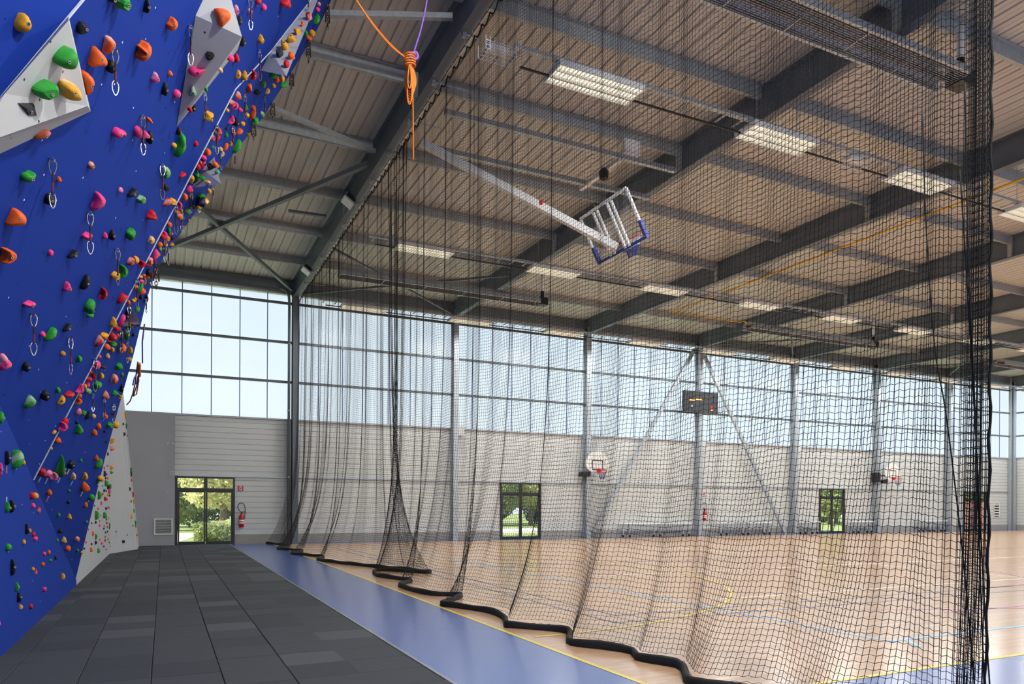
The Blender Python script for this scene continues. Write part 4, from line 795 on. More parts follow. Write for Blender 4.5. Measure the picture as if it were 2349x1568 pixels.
def place_draw(x, y0, y1, tower=False, chain=False):
    r = hit(x, y0, tower)
    if r is None: return
    p, n, where = r; p = Vector(p) + n*0.03
    D = p.x*sy_+p.y*cy_; Lz = (y1-y0)*D/F_PX
    q = empty('rope_chain' if chain else 'quickdraw', tuple(p))
    ds = near_hold(x, (y0+y1)/2); base = 'brass and black chain hanging' if chain else 'wire-gate quickdraw hanging'
    dd = dict(x=x, y=(y0+y1)/2)
    for e, f in ((ds[0], ds[1]), (ds[0], ds[2]), (ds[1], ds[2]), (ds[2], ds[3]), (ds[1], ds[3])):
        lab = '%s %s %s hold and %s %s hold' % (base, rel(dd, e), nm(e), rel(dd, f), nm(f))
        if lab not in qlabels: break
    qlabels.add(lab)
    tag(q, lab, 'chain' if chain else 'quickdraw', 'chains at the wall edge' if chain else 'quickdraws on the climbing wall')
    MB().box(p.x-0.009, p.x+0.009, p.y-0.009, p.y+0.009, p.z-0.025, p.z+0.018).tube([p-n*0.04, p+n*0.012], 0.012, 8).build('hanger', 'chrome', q)
    if chain:
        k = 0; z = p.z-0.02
        while z > p.z - Lz:
            l = 0.06; pts = []
            for i in range(8):
                a = 2*math.pi*i/8; ox = 0.018*math.cos(a); pts.append((p.x+(ox if k % 2 else 0), p.y+(0 if k % 2 else ox), z-l/2+l/2*math.sin(a)))
            MB().tube(pts, 0.006, 5, closed=True).build('chain_link', 'brass_chain' if k % 3 else 'black_plastic', q, smooth=True); z -= 0.045; k += 1
        for dx in (-0.02, 0.02): MB().tube([(p.x+dx, p.y, p.z), (p.x+dx*1.6, p.y+0.01, p.z-Lz*0.8)], 0.011, 6).build('strap', 'webbing', q)
        return
    cl = min(0.15, Lz*0.32)
    for zc in (p.z-cl*0.45, p.z-Lz+cl*0.5):
        c = carabiner(cl); a = random.uniform(0.2, 1.2)
        c.v = [(v[0]*math.cos(a)+p.x, v[0]*math.sin(a)+p.y, v[2]+zc) for v in c.v]; c.build('carabiner', 'chrome', q, smooth=True)
    za, zb = p.z-cl*0.8, p.z-Lz+cl*0.9; zm_ = (za+zb)/2
    sl = MB().prism([(-0.010, -0.005), (0.010, -0.005), (0.010, 0.005), (-0.010, 0.005)], (p.x, p.y, za), (p.x, p.y, zb), up=(1, 0.4, 0)).build('sling', 'webbing', q)
    MB().prism([(-0.0105, -0.0055), (0.0105, -0.0055), (0.0105, 0.0055), (-0.0105, 0.0055)], (p.x, p.y, zm_), (p.x, p.y, zb+0.02), up=(1, 0.4, 0)).build('stitching', 'webbing_red', sl)
for a in QD: place_draw(*a)
for a in QT: place_draw(*a, tower=True)
for a in CH: place_draw(*a, chain=True)
# paper route tags under holds
for (x, y, w, h, m, lab) in ((55, 1280, 16, 60, 'tag_pink', 'pink'), (350, 1372, 16, 40, 'tag_green', 'green'), (412, 1380, 18, 45, 'tag_blue', 'blue'), (525, 1372, 16, 40, 'tag_blue', 'blue'), (640, 1398, 14, 45, 'tag_blue', 'blue'),
                             (608, 1295, 12, 40, 'tag_yellow', 'yellow'), (730, 1495, 12, 40, 'tag_pale', 'white'), (797, 1548, 12, 34, 'tag_yellow', 'yellow'), (57, 1563, 18, 60, 'tag_pale', 'white'), (425, 1540, 16, 50, 'tag_pink', 'pink'), (886, 1400, 12, 30, 'tag_pale', 'white')):
    px, py = x/3.915, 760+y/3.915; r = hit(px, py)
    if r is None: continue
    p, n, where = r; s = (Vector(p)-Vector(O)).length/F_PX; up = (V(0, 0, 1)-n*n.z).normalized(); sd_ = up.cross(n)
    e = near_hold(px, py-8)[0]
    hw, hh = w/3.915*s/2*1.5, h/3.915*s/2
    c = Vector(p)
    o = MB().poly([c-sd_*hw-up*hh+n*0.004, c+sd_*hw-up*hh+n*0.004, c+sd_*hw+up*hh+n*0.004, c-sd_*hw+up*hh+n*0.004], -n*0.003).build('route_tag', m, None, loc=tuple(c))
    tag(o, '%s tape route tag below the %s %s hold on the lower blue wall' % (lab, HCOL[e['c']][0], SHAPE[e['k']]), 'tag', 'route tags')

# ropes at the wall edge
rb = tag(empty('rope_bundle', tuple(on2(299, 835))), 'thin dark red ropes looping at the wall edge beside the sky window', 'rope')
for j, pl in enumerate(([(300, 832), (297, 860), (294, 885), (290, 905), (284, 922), (276, 931)], [(298, 836), (296, 856), (289, 868), (286, 884), (294, 882), (298, 862)], [(299, 838), (295, 875), (287, 900), (285, 908), (292, 904), (297, 870)], [(301, 830), (299, 780), (303, 740), (300, 775)])):
    MB().tube([on2(*p)+N2*(0.08+0.02*j) for p in pl], 0.009, 6).build('rope_loop', 'rope_red' if j % 2 == 0 else 'purple_sling', rb, smooth=True)
for (p0, p1, lb) in (((297, 833), (298, 862), 'orange'),):
    MB().tube([on2(*p0)+N2*0.12, on2(*p1)+N2*0.12], 0.02, 6).build('rope_wrap', 'orange_rope', rb)

# orange rope coil hanging from a purple sling
RY = 9.4
def rp(x, y, dy=0.0): return onY(x, y, RY+dy)
def smooth_pts(pts, n=6):
    P = [Vector(p) for p in pts]; out = []
    for i in range(len(P)-1):
        a = P[max(i-1, 0)]; b = P[i]; c = P[i+1]; d = P[min(i+2, len(P)-1)]
        for k in range(n):
            t = k/n; out.append(0.5*((2*b)+(c-a)*t+(2*a-5*b+4*c-d)*t*t+(3*b-a-3*c+d)*t**3))
    out.append(P[-1]); return out
ro = tag(empty('hanging_rope', tuple(rp(933, 135))), 'bright orange rope tied in a coil hanging from a purple sling', 'rope')
for k, off in enumerate((0, 6)):
    MB().tube(smooth_pts([rp(770-off, -60), rp(806, 2+off*0.3), rp(846, 58+off*.6), rp(890, 108+off*.6), rp(926, 138)]), 0.009, 6).build('lead_strand', 'orange_rope', ro, smooth=True)
MB().tube(smooth_pts([rp(976, -70), rp(968, 5), rp(955, 70), rp(943, 110), rp(936, 138)]), [0.011]*25, 6).build('sling', 'purple_sling', ro, smooth=True)
MB().tube(smooth_pts([rp(930, 128), rp(944, 122), rp(948, 134), rp(938, 138), rp(930, 130)]), 0.02, 6).build('sling_knot', 'purple_sling', ro, smooth=True)
for k in range(5):
    pts = []
    for i in range(14):
        a = 2*math.pi*i/14; pts.append(rp(931+12*math.cos(a)+random.uniform(-1, 1), 128+k*6+6*math.sin(a), 0.06*math.sin(a)+random.uniform(-.01, .01)))
    MB().tube(pts, 0.010, 6, closed=True).build('wrap_turn', 'orange_rope', ro, smooth=True)
for k in range(7):
    w_ = 5+2.0*k; bot = 205+ (k*37 % 43); pts = []
    for i in range(18):
        a = 2*math.pi*i/18; t = (1-math.sin(a))/2
        pts.append(rp(931+w_*math.cos(a)*(0.45+0.55*t)*1.0+(k-3)*0.3, 150+(bot-150)*t, 0.04*(k-3)*0.5))
    MB().tube(pts, 0.009, 6, closed=True).build('coil_loop', 'orange_rope', ro, smooth=True)
MB().tube(smooth_pts([rp(934, 150), rp(937, 200), rp(939, 260), rp(940, 320), rp(941, 369)]), 0.009, 6).build('rope_tail', 'orange_rope', ro, smooth=True)

# ------------------------------------------------------------------ dividing net
hem_px = [(612, 1250), (665, 1256), (637, 1262), (695, 1267), (670, 1273), (742, 1280), (735, 1288), (880, 1303), (940, 1308), (990, 1314), (870, 1309), (865, 1320), (890, 1325), (945, 1333), (918, 1343), (985, 1362), (1060, 1365), (1015, 1385), (1050, 1390), (1120, 1400), (1160, 1415), (1165, 1433), (1200, 1435), (1305, 1445), (1310, 1470), (1390, 1480), (1455, 1490), (1470, 1505), (1560, 1520), (1575, 1535), (1600, 1565)]
hem = [onZ(*p, 0.03)[:2] for p in hem_px] + [np.array([4.3, 4.2]), np.array([4.05, 3.5]), np.array([4.4, 3.2]), np.array([4.38, 2.93])]
hs = np.array(smooth_pts([(p[0], p[1], 0) for p in hem], 6))[:, :2]
seg = np.r_[0, np.cumsum(np.hypot(*np.diff(hs, axis=0).T))]; CELL = 0.048
N = int(seg[-1]/CELL); t = np.linspace(0, seg[-1], N)
bx, by = np.interp(t, seg, hs[:, 0]), np.interp(t, seg, hs[:, 1])
NE = 30; bx = np.r_[bx, np.full(NE, bx[-1])]; by = np.r_[by, np.full(NE, by[-1])]; N += NE; t = np.r_[t, t[-1]+CELL*np.arange(1, NE+1)]
win = 81; ker = np.ones(win)/win; ty = np.convolve(np.r_[np.full(win//2, by[0]), by, np.full(win//2, by[-1])], ker, 'valid')
ty = np.minimum.accumulate(ty); ty = ty - np.linspace(0, 0.02, N)
ty = 28.2 + (ty-ty[0])*(28.2-2.93)/(ty[0]-ty[-NE-1]); foldx = np.zeros(N); k_ = np.arange(NE)/(NE-1)
zig = np.interp(k_, [0, 0.2, 0.45, 0.7, 1.0], [0, 0.16, 0.02, 0.22, 0.10]); y_e = 2.92; yb_ = by[-NE]
ty[-NE:] = y_e - zig; by[-NE:] = 2.92 - zig*1.15; bx[-NE:] = 4.38; foldx[-NE:] = np.interp(k_, [0, 0.2, 0.45, 0.7, 1.0], [0, 0.03, 0.10, 0.04, -0.05])
ZT = 9.14; ROWS_N = int(ZT/CELL); zz = np.linspace(ZT, 0.06, ROWS_N)
ph = RNG.uniform(0, 6.28, 8)
def wave(tt, z):
    a = 0.020*np.sin(2*np.pi*tt/0.62+ph[0]+0.15*z+0.8*np.sin(tt*0.7)) + 0.010*np.sin(2*np.pi*tt/0.41+ph[1]-0.2*z) + 0.035*np.sin(2*np.pi*tt/1.45+ph[2]+0.1*z)
    return a
NX = np.zeros((ROWS_N, N)); NY = np.zeros((ROWS_N, N)); NZ = np.zeros((ROWS_N, N))
for j, z in enumerate(zz):
    f = (1 - z/ZT); wgt = 0.12*f + 0.88*f**7; wy = 0.10*f+0.90*f**6
    NX[j] = foldx + (1-wgt)*4.53 + wgt*bx + wave(t, z)*(0.35+0.65*min(1, (ZT-z)/1.5))*(0.25+0.75*min(1, z/1.0))
    NY[j] = (1-wy)*ty + wy*by + 0.012*np.sin(2*np.pi*t/0.9+ph[3])*(1-wgt)
    NZ[j] = z + 0.006*np.where(np.arange(N) % 2, 1, -1) + 0.02*np.sin(t*1.3+ph[4]) + 0.012*np.sin(t*5.1+ph[5])
def strands(P, R, nside=3):
    # P: (S, K, 3) polylines -> triangular tubes
    S, K, _ = P.shape; T = np.gradient(P, axis=1); T /= np.linalg.norm(T, axis=2, keepdims=True)+1e-12
    ref = np.zeros_like(T); ref[..., 0] = 1.0
    A = np.cross(T, ref); A /= np.linalg.norm(A, axis=2, keepdims=True)+1e-12; B = np.cross(T, A)
    rings = np.stack([P + R*(np.cos(2*np.pi*k/nside)*A + np.sin(2*np.pi*k/nside)*B) for k in range(nside)], 2)
    vs = rings.reshape(-1, 3); base = np.arange(S*K*nside).reshape(S, K, nside)
    q = np.stack([base[:, :-1], np.roll(base, -1, 2)[:, :-1], np.roll(base, -1, 2)[:, 1:], base[:, 1:]], -1).reshape(-1, 4)
    return vs, q
PN = np.stack([NX, NY, NZ], -1)
v1, q1 = strands(PN, 0.0024); v2, q2 = strands(np.transpose(PN[::2], (1, 0, 2)), 0.0023)
vv = np.r_[v1, v2]; qq = np.r_[q1, q2+len(v1)]
net = tag(empty('divider_net', (4.5, 15, 0)), 'black mesh dividing net hanging from the roof to the court edge', 'net')
me = bpy.data.meshes.new('netting'); me.vertices.add(len(vv)); me.vertices.foreach_set('co', (vv-np.array([4.5, 15, 0])).astype(np.float32).ravel())
me.loops.add(qq.size); me.loops.foreach_set('vertex_index', qq.astype(np.int32).ravel()); me.polygons.add(len(qq))
me.polygons.foreach_set('loop_start', np.arange(0, qq.size, 4, dtype=np.int32)); me.polygons.foreach_set('loop_total', np.full(len(qq), 4, dtype=np.int32))
me.update(calc_edges=True); me.materials.append(MATS['black_net'])
tag(link('netting', me, net, (4.5, 15, 0)), kind='stuff')
hp = [(bx[i], by[i], 0.045) for i in range(0, N, 3)]
hb = MB(); vs = []; fs = []
for i, (x, y, z) in enumerate(hp):
    a = Vector(hp[max(i-1, 0)]); b = Vector(hp[min(i+1, len(hp)-1)]); d = (b-a); d.normalize(); s_ = Vector((-d.y, d.x, 0))
    for (o_, h_) in ((-0.03, 0.004), (-0.026, 0.062), (0.0, 0.082), (0.026, 0.062), (0.03, 0.004)):
        vs.append((x+s_.x*o_, y+s_.y*o_, h_*(1+0.12*math.sin(i*0.9))))
for i in range(len(hp)-1):
    for k in range(4): fs.append((i*5+k, i*5+k+1, (i+1)*5+k+1, (i+1)*5+k))
hb.add(vs, fs).build('hem_tape', 'black_tape', net, smooth=True)
ei = N-NE+int(0.7*(NE-1)); er = [(NX[j, ei], NY[j, ei]-0.005, NZ[j, ei]) for j in range(0, ROWS_N, 2)]
pts = []
for i, p in enumerate(er): pts.append((p[0]+0.006*math.cos(i*1.7), p[1]+0.006*math.sin(i*1.7), p[2]))
MB().tube(pts, 0.0085, 6).build('edge_rope', 'black_tape', net, smooth=True)
for lst in ([(2108, 250), (2118, 500), (2140, 780), (2165, 920), (2190, 1100), (2215, 1310), (2240, 1568)], [(2205, 180), (2215, 560), (2228, 800), (2238, 1000), (2250, 1300), (2262, 1568)], [(2195, 380), (2222, 760), (2244, 1100), (2262, 1400), (2275, 1568)]):
    MB().tube(smooth_pts([onX(*p, 4.42) for p in lst], 5), 0.0045, 5).build('gather_rope', 'black_tape', net, smooth=True)
for col_, r_ in ((0.42, 0.006), (0.52, 0.005), (0.66, 0.004)):
    i = int(col_*N); MB().tube([(NX[j, i]-0.01, NY[j, i], NZ[j, i]) for j in range(0, ROWS_N, 4)], r_, 5).build('gather_rope', 'black_tape', net)
# support rail, rings and threaded brackets
ZC = 9.22
MB().tube([(4.53, 2.7, ZC), (4.53, YW-0.4, ZC)], 0.008, 6).build('support_cable', 'black_plastic', net)
ring = []
for i in range(10): a = 2*math.pi*i/10; ring.append((0.0, 0.026*math.cos(a), 0.055*math.sin(a)))
rm = MB().tube(ring, 0.006, 5, closed=True).mesh('net_ring', 'chrome', smooth=True)
yv = 5.0
while yv < 27.9: link('net_ring', rm, net, (4.50, yv, ZC-0.05)); yv += 0.31
yv = 5.0; lp = MB()
sp_ = []
while yv < 27.9:
    for k in range(6): a = k/6; sp_.append((4.53, yv+0.31*a, ZC-0.08-0.10*math.sin(math.pi*a)))
    yv += 0.31
MB().tube(sp_, 0.012, 5).build('scallop_cord', 'black_tape', net)
for py in (6.5, 8.0, 9.6, 11.1, 12.6, 14.1, 15.6, 17.1, 18.6, 20.1, 21.6, 23.1, 24.6, 26.1):
    MB().tube([(4.4, py, ZC+0.04), (5.15, py, ZC+0.04)], 0.011, 6).box(4.40, 4.46, py-0.03, py+0.03, ZC-0.02, ZC+0.09).build('rod_bracket', 'galv', net)

# ------------------------------------------------------------------ basketball backstop folded under the roof
bs = tag(empty('basketball_backstop', (9, 13.2, 7.07)), 'white swing-up basketball backstop with clear board folded under the roof', 'basketball hoop')
bo = V(9.0, 12.3, 7.07); bt = V(8.52, 12.3, 7.95); ud = (bt-bo).normalized(); yd = V(0, 1, 0); nd_ = ud.cross(yd).normalized()
if nd_.x < 0: nd_ = -nd_
bt2 = bo + ud*1.05
MB().bar((4.74, 14.2, 8.93), bo+yd*0.9+ud*0.1-nd_*0.1, 0.13, 0.15).build('boom', 'white_enamel', bs)
c_ = V(4.74, 14.2, 8.93).lerp(bo+yd*0.9+ud*0.1, 0.58); MB().box(c_.x-0.05, c_.x+0.05, c_.y-0.085, c_.y-0.06, c_.z-0.05, c_.z+0.05).build('red_sticker', 'red_paint', bs)
MB().poly([bo, bo+yd*1.8, bo+yd*1.8+ud*1.05, bo+ud*1.05], nd_*0.012).build('board_pane', 'acrylic', bs)
for p, q in ((bo, bo+ud*1.05), (bo+yd*1.8, bo+yd*1.8+ud*1.05), (bo+ud*1.05, bo+yd*1.8+ud*1.05)):
    MB().bar(p-nd_*0.02, q-nd_*0.02, 0.06, 0.04, up=nd_).build('board_frame', 'white_enamel', bs)
for yo in (0.55, 0.7, 1.1, 1.25):
    MB().bar(bo+yd*yo-nd_*0.05, bo+yd*yo+ud*1.0-nd_*0.05, 0.05, 0.05, up=nd_).build('frame_strut', 'white_enamel', bs)
MB().bar(bo+yd*-0.03, bo+yd*1.83, 0.07, 0.06, up=ud).build('bottom_pad', 'pad_blue', bs)
for yo in (0, 1.8): MB().bar(bo+yd*yo-ud*0.03, bo+yd*yo+ud*0.36, 0.08, 0.08, up=nd_).build('corner_pad', 'pad_blue', bs)
MB().bar(bo+yd*0.6+ud*0.42+nd_*0.015, bo+yd*1.2+ud*0.42+nd_*0.015, 0.04, 0.02, up=nd_).build('target_line', 'white_enamel', bs)
rc = bo+yd*0.9+ud*0.15+nd_*0.40
MB().tube([rc+nd_*0.225*math.cos(2*math.pi*i/20)+yd*0.225*math.sin(2*math.pi*i/20) for i in range(20)], 0.012, 6, closed=True).build('ring', 'red_paint', bs, smooth=True)
MB().box(-.06, .06, -.1, .1, 0, .06)
MB().bar(bo+yd*0.9+ud*0.15, bo+yd*0.9+ud*0.15+nd_*0.18, 0.16, 0.05, up=ud).build('ring_mount', 'red_paint', bs)
for nm_, m_n, k0, k1 in (('net_upper', 'white_enamel', 0, 3), ('net_lower', 'pad_blue', 3, 6)):
    b = MB()
    for i in range(12):
        pts = []
        for k in range(k0, k1+1):
            a = 2*math.pi*(i+(0.5*(k % 2)))/12; r_ = 0.22-0.022*k; pts.append(rc+nd_*r_*math.cos(a)+yd*r_*math.sin(a)+V(0, 0, -0.07*k))
        b.tube(pts, 0.006, 4)
        pts = []
        for k in range(k0, k1+1):
            a = 2*math.pi*(i-(0.5*(k % 2)))/12; r_ = 0.22-0.022*k; pts.append(rc+nd_*r_*math.cos(a)+yd*r_*math.sin(a)+V(0, 0, -0.07*k))
        b.tube(pts, 0.006, 4)
    b.build(nm_, m_n, bs)
for a, b in (((1012, 258), (1545, 386)), ((958, 335), (1470, 458))):
    p, q = onZ(*a, 9.18), onZ(*b, 9.18); q = np.array([q[0], p[1], 9.18]); MB().bar(p, q, 0.1, 0.1).build('support_rail', 'galv', bs)
pA = onZ(1440, 358, 9.18); MB().box(pA[0]-0.2, pA[0]+0.2, pA[1]-0.05, pA[1]+0.05, 9.23, 9.55).build('winch_plate', 'white_enamel', bs)
MB().box(pA[0]-0.25, pA[0]-0.15, pA[1]+0.1, pA[1]+1.8, 9.1, 9.2).build('cross_member', 'white_enamel', bs)
pB = onZ(1378, 396, 9.0); MB().lathe([(0.02, -0.16), (0.10, -0.12), (0.11, 0.05), (0.05, 0.12)], pB, 10).build('winch_motor', 'black_plastic', bs)
MB().tube([(pA[0]-0.2, pA[1]+1.5, 9.1), bo+yd*1.2+ud*1.0], 0.006, 5).build('lift_cable', 'chrome', bs)

# wall hoops
def wall_hoop(px, lab, arm):
    c = onY(px[0], px[1], YW-0.55); x, y, z = c
    h = tag(empty('wall_basketball_hoop', (x, YW-0.5, z)), lab, 'basketball hoop', 'fan-shaped wall hoops')
    pts = []
    for i in range(19):
        a = math.pi*i/18; pts.append((x+0.62*math.cos(a), y, z+0.05+0.55*math.sin(a)))
    pts += [(x-0.6, y, z-0.15), (x-0.3, y, z-0.38), (x+0.3, y, z-0.38), (x+0.6, y, z-0.15)]
    MB().poly(pts, (0, 0.03, 0)).build('backboard', 'white_enamel', h)
    for (x0_, x1_, z0_, z1_) in ((-0.29, 0.29, 0.16, 0.2), (-0.29, 0.29, -0.25, -0.21), (-0.29, -0.25, -0.21, 0.16), (0.25, 0.29, -0.21, 0.16)):
        MB().box(x+x0_, x+x1_, y-0.006, y, z+z0_, z+z1_).build('target_line', 'black_plastic', h)
    rc_ = V(x+0.05, y-0.3, z-0.25)
    MB().tube([rc_+V(0.225*math.cos(2*math.pi*i/18), 0.225*math.sin(2*math.pi*i/18), 0) for i in range(18)], 0.013, 6, closed=True).build('ring', 'red_paint', h)
    MB().box(x-0.04, x+0.14, y-0.09, y, z-0.33, z-0.2).build('ring_mount', 'red_paint', h)
    for nm_, m_n, k0, k1 in (('net_upper', 'red_paint', 0, 3), ('net_lower', 'pad_blue', 3, 6)):
        b = MB()
        for i in range(10):
            for sg in (1, -1):
                b.tube([rc_+V((0.22-0.022*k)*math.cos(2*math.pi*(i+sg*0.5*(k % 2))/10), (0.22-0.022*k)*math.sin(2*math.pi*(i+sg*0.5*(k % 2))/10), -0.07*k) for k in range(k0, k1+1)], 0.007, 4)
        b.build(nm_, m_n, h)
    MB().box(x-0.75, x-0.35, y+0.05, YW-0.12, z-0.55, z-0.35).build('bracket', 'black_plastic', h)
    if arm: MB().box(x-1.2, x-0.9, y+0.1, YW-0.1, z-0.5, z+0.05).bar((x-0.95, y+0.1, z-0.1), (x-0.3, y+0.04, z-0.1), 0.05, 0.05).bar((x-0.95, y+0.1, z-0.45), (x-0.3, y+0.04, z-0.3), 0.05, 0.05).build('side_arm', 'black_plastic', h)
wall_hoop((1370, 1063), 'white fan-shaped basketball hoop with red ring beside the first glass court door', False)
wall_hoop((2047, 1078), 'white fan-shaped hoop on a black side arm beyond the second court door', True)
# scoreboard
sb = tag(empty('scoreboard', (23.68, YW-0.5, 6.05)), 'dark electronic scoreboard with orange dashes high on the window wall', 'scoreboard')
MB().bbox(22.63, 24.72, YW-0.62, YW-0.46, 6.05, 7.08, 0.01).build('case', 'score_face', sb)
for x0_, x1_, z_ in ((22.95, 23.15, 6.62), (23.17, 23.3, 6.62), (23.34, 23.5, 6.67), (23.52, 23.72, 6.67), (24.28, 24.4, 6.2)):
    MB().box(x0_, x1_, YW-0.628, YW-0.621, z_-0.02, z_+0.03).build('digit_segment', 'led_orange', sb)
MB().box(24.28, 24.4, YW-0.628, YW-0.621, 6.26, 6.42).build('indicator', 'red_paint', sb); MB().box(23.05, 23.12, YW-0.628, YW-0.621, 6.3, 6.38).build('indicator', 'white_enamel', sb)
for x_ in (22.9, 24.4): MB().box(x_, x_+0.05, YW-0.46, YW-0.2, 6.1, 7.0).build('mount', 'galv', sb)
for x_ in (22.75, 24.6): MB().tube([(x_, YW-0.5, 7.08), (23.68, YW-0.3, 8.0)], 0.008, 5).build('stay_wire', 'chrome', sb)

# extinguishers and their signs
def extinguisher(x, z, lab, slab):
    y = YW-0.11; e_ = tag(empty('fire_extinguisher', (x, y, z)), lab, 'fire extinguisher', 'red fire extinguishers')
    MB().lathe([(0.07, 0), (0.088, 0.015), (0.088, 0.40), (0.07, 0.46), (0.03, 0.49), (0.03, 0.52)], (x, y, z), 16).build('cylinder', 'red_paint', e_, smooth=True)
    MB().lathe([(0.089, 0.14), (0.0892, 0.15), (0.0892, 0.27), (0.089, 0.28)], (x, y, z), 16).build('instruction_label', 'white_enamel', e_, smooth=True)
    MB().lathe([(0.0895, 0.19), (0.0896, 0.195), (0.0896, 0.215), (0.0895, 0.22)], (x, y, z), 16).build('label_band', 'red_paint', e_, smooth=True)
    MB().box(x-0.03, x+0.03, y-0.03, y+0.03, z+0.5, z+0.56).bar((x, y, z+0.57), (x+0.12, y-0.02, z+0.6), 0.03, 0.02).bar((x, y, z+0.55), (x+0.11, y-0.02, z+0.54), 0.03, 0.015).build('valve', 'black_plastic', e_)
    pts = [(x, y, z+0.55), (x-0.06, y, z+0.6), (x-0.13, y, z+0.72), (x-0.1, y, z+0.86), (x, y, z+0.9), (x+0.09, y, z+0.83), (x+0.12, y-0.02, z+0.65), (x+0.11, y-0.04, z+0.45), (x+0.1, y-0.04, z+0.3)]
    MB().tube(smooth_pts(pts, 4), 0.014, 6).build('hose', 'black_plastic', e_, smooth=True)
    s = tag(empty('extinguisher_sign', (x-0.04, YW-0.02, 2.02)), slab, 'sign', 'extinguisher signs')
    a, b = x-0.12, x+0.06
    MB().box(a, b, YW-0.024, YW-0.018, 1.96, 2.16).build('sign_plate', 'white_enamel', s)
    MB().box(a, a+0.05, YW-0.027, YW-0.023, 1.99, 2.16).box(a+0.13, b, YW-0.027, YW-0.023, 1.99, 2.16).box(a+0.05, a+0.13, YW-0.027, YW-0.023, 2.14, 2.16).build('red_field', 'red_paint', s)
    MB().box(a+0.07, a+0.11, YW-0.029, YW-0.024, 2.02, 2.1).build('pictogram', 'red_paint', s); MB().box(a, b, YW-0.027, YW-0.023, 1.96, 1.985).build('blue_band', 'pad_blue', s)
extinguisher(onY(554, 1205, YW)[0], 0.62, 'red fire extinguisher with hose loop right of the door beside the climbing wall', 'small red and white sign above the extinguisher beside the left door')
extinguisher(onY(1607, 1185, YW)[0]+0.17, 0.75, 'red fire extinguisher at the foot of the braced column under the scoreboard', 'small red sign above the extinguisher under the scoreboard')

# vents
def vent(x0, x1, z0, z1, y, lab, n=13):
    v_ = tag(empty('air_vent', ((x0+x1)/2, y, z0)), lab, 'vent')
    t_ = 0.035
    MB().box(x0, x1, y-0.03, y, z0, z0+t_).box(x0, x1, y-0.03, y, z1-t_, z1).box(x0, x0+t_, y-0.03, y, z0+t_, z1-t_).box(x1-t_, x1, y-0.03, y, z0+t_, z1-t_).build('frame', 'white_enamel', v_)
    MB().box(x0+t_, x1-t_, y-0.004, y, z0+t_, z1-t_).build('duct', 'black_plastic', v_)
    for i in range(n):
        zc = z0+t_+(z1-z0-2*t_)*(i+0.5)/n; h = (z1-z0-2*t_)/n
        MB().prism([(-0.018, -h*0.35), (0.006, -h*0.05), (0.006, h*0.25), (-0.018, -h*0.05)], (x0+t_, y-0.012, zc), (x1-t_, y-0.012, zc)).build('slat', 'white_enamel', v_)
p, q = onY(354, 1234, YW-0.26), onY(396, 1196, YW-0.26)
vent(p[0], q[0], p[2], q[2], YW-0.26, 'white louvred air vent low on the grey boxed wall')
vent(48.1, 48.7, 0.85, 1.75, YW-0.02, 'grey louvred vent right of the wooden panelled door', 5)
# folded benches along the window wall
for i, (x0_, x1_, lab) in enumerate(((19.2, 23.4, 'long pale folded bench against the wall left of the far extinguisher'), (25.1, 28.7, 'long pale folded bench between the extinguisher and the brace foot'), (30.6, 32.2, 'short pale bench left of the second glass court door'), (34.7, 36.5, 'short pale bench right of the second glass court door'), (40.3, 43.0, 'pale folded bench at the wall under the far hoop'))):
    b_ = tag(empty('folded_bench', ((x0_+x1_)/2, YW-0.3, 0)), lab, 'bench', 'folded benches')
    MB().bbox(x0_, x1_, YW-0.33, YW-0.12, 0.62, 0.66, 0.008).build('seat', 'white_enamel', b_)
    MB().box(x0_+0.1, x1_-0.1, YW-0.2, YW-0.17, 0.3, 0.36).build('stretcher', 'galv', b_)
    n_ = 3 if x1_-x0_ > 2.5 else 2
    for k in range(n_):
        xx = x0_+0.35+(x1_-x0_-0.7)*k/(n_-1)
        for s_ in (-0.16, 0.16):
            lg = MB().bar((xx+s_, YW-0.22, 0.62), (xx+s_*1.15, YW-0.27, 0.1), 0.04, 0.04).build('leg', 'galv', b_)
            MB().tube([(xx+s_*1.15-0.02, YW-0.27, 0.065), (xx+s_*1.15+0.02, YW-0.27, 0.065)], 0.06, 10).build('wheel', 'black_plastic', lg)

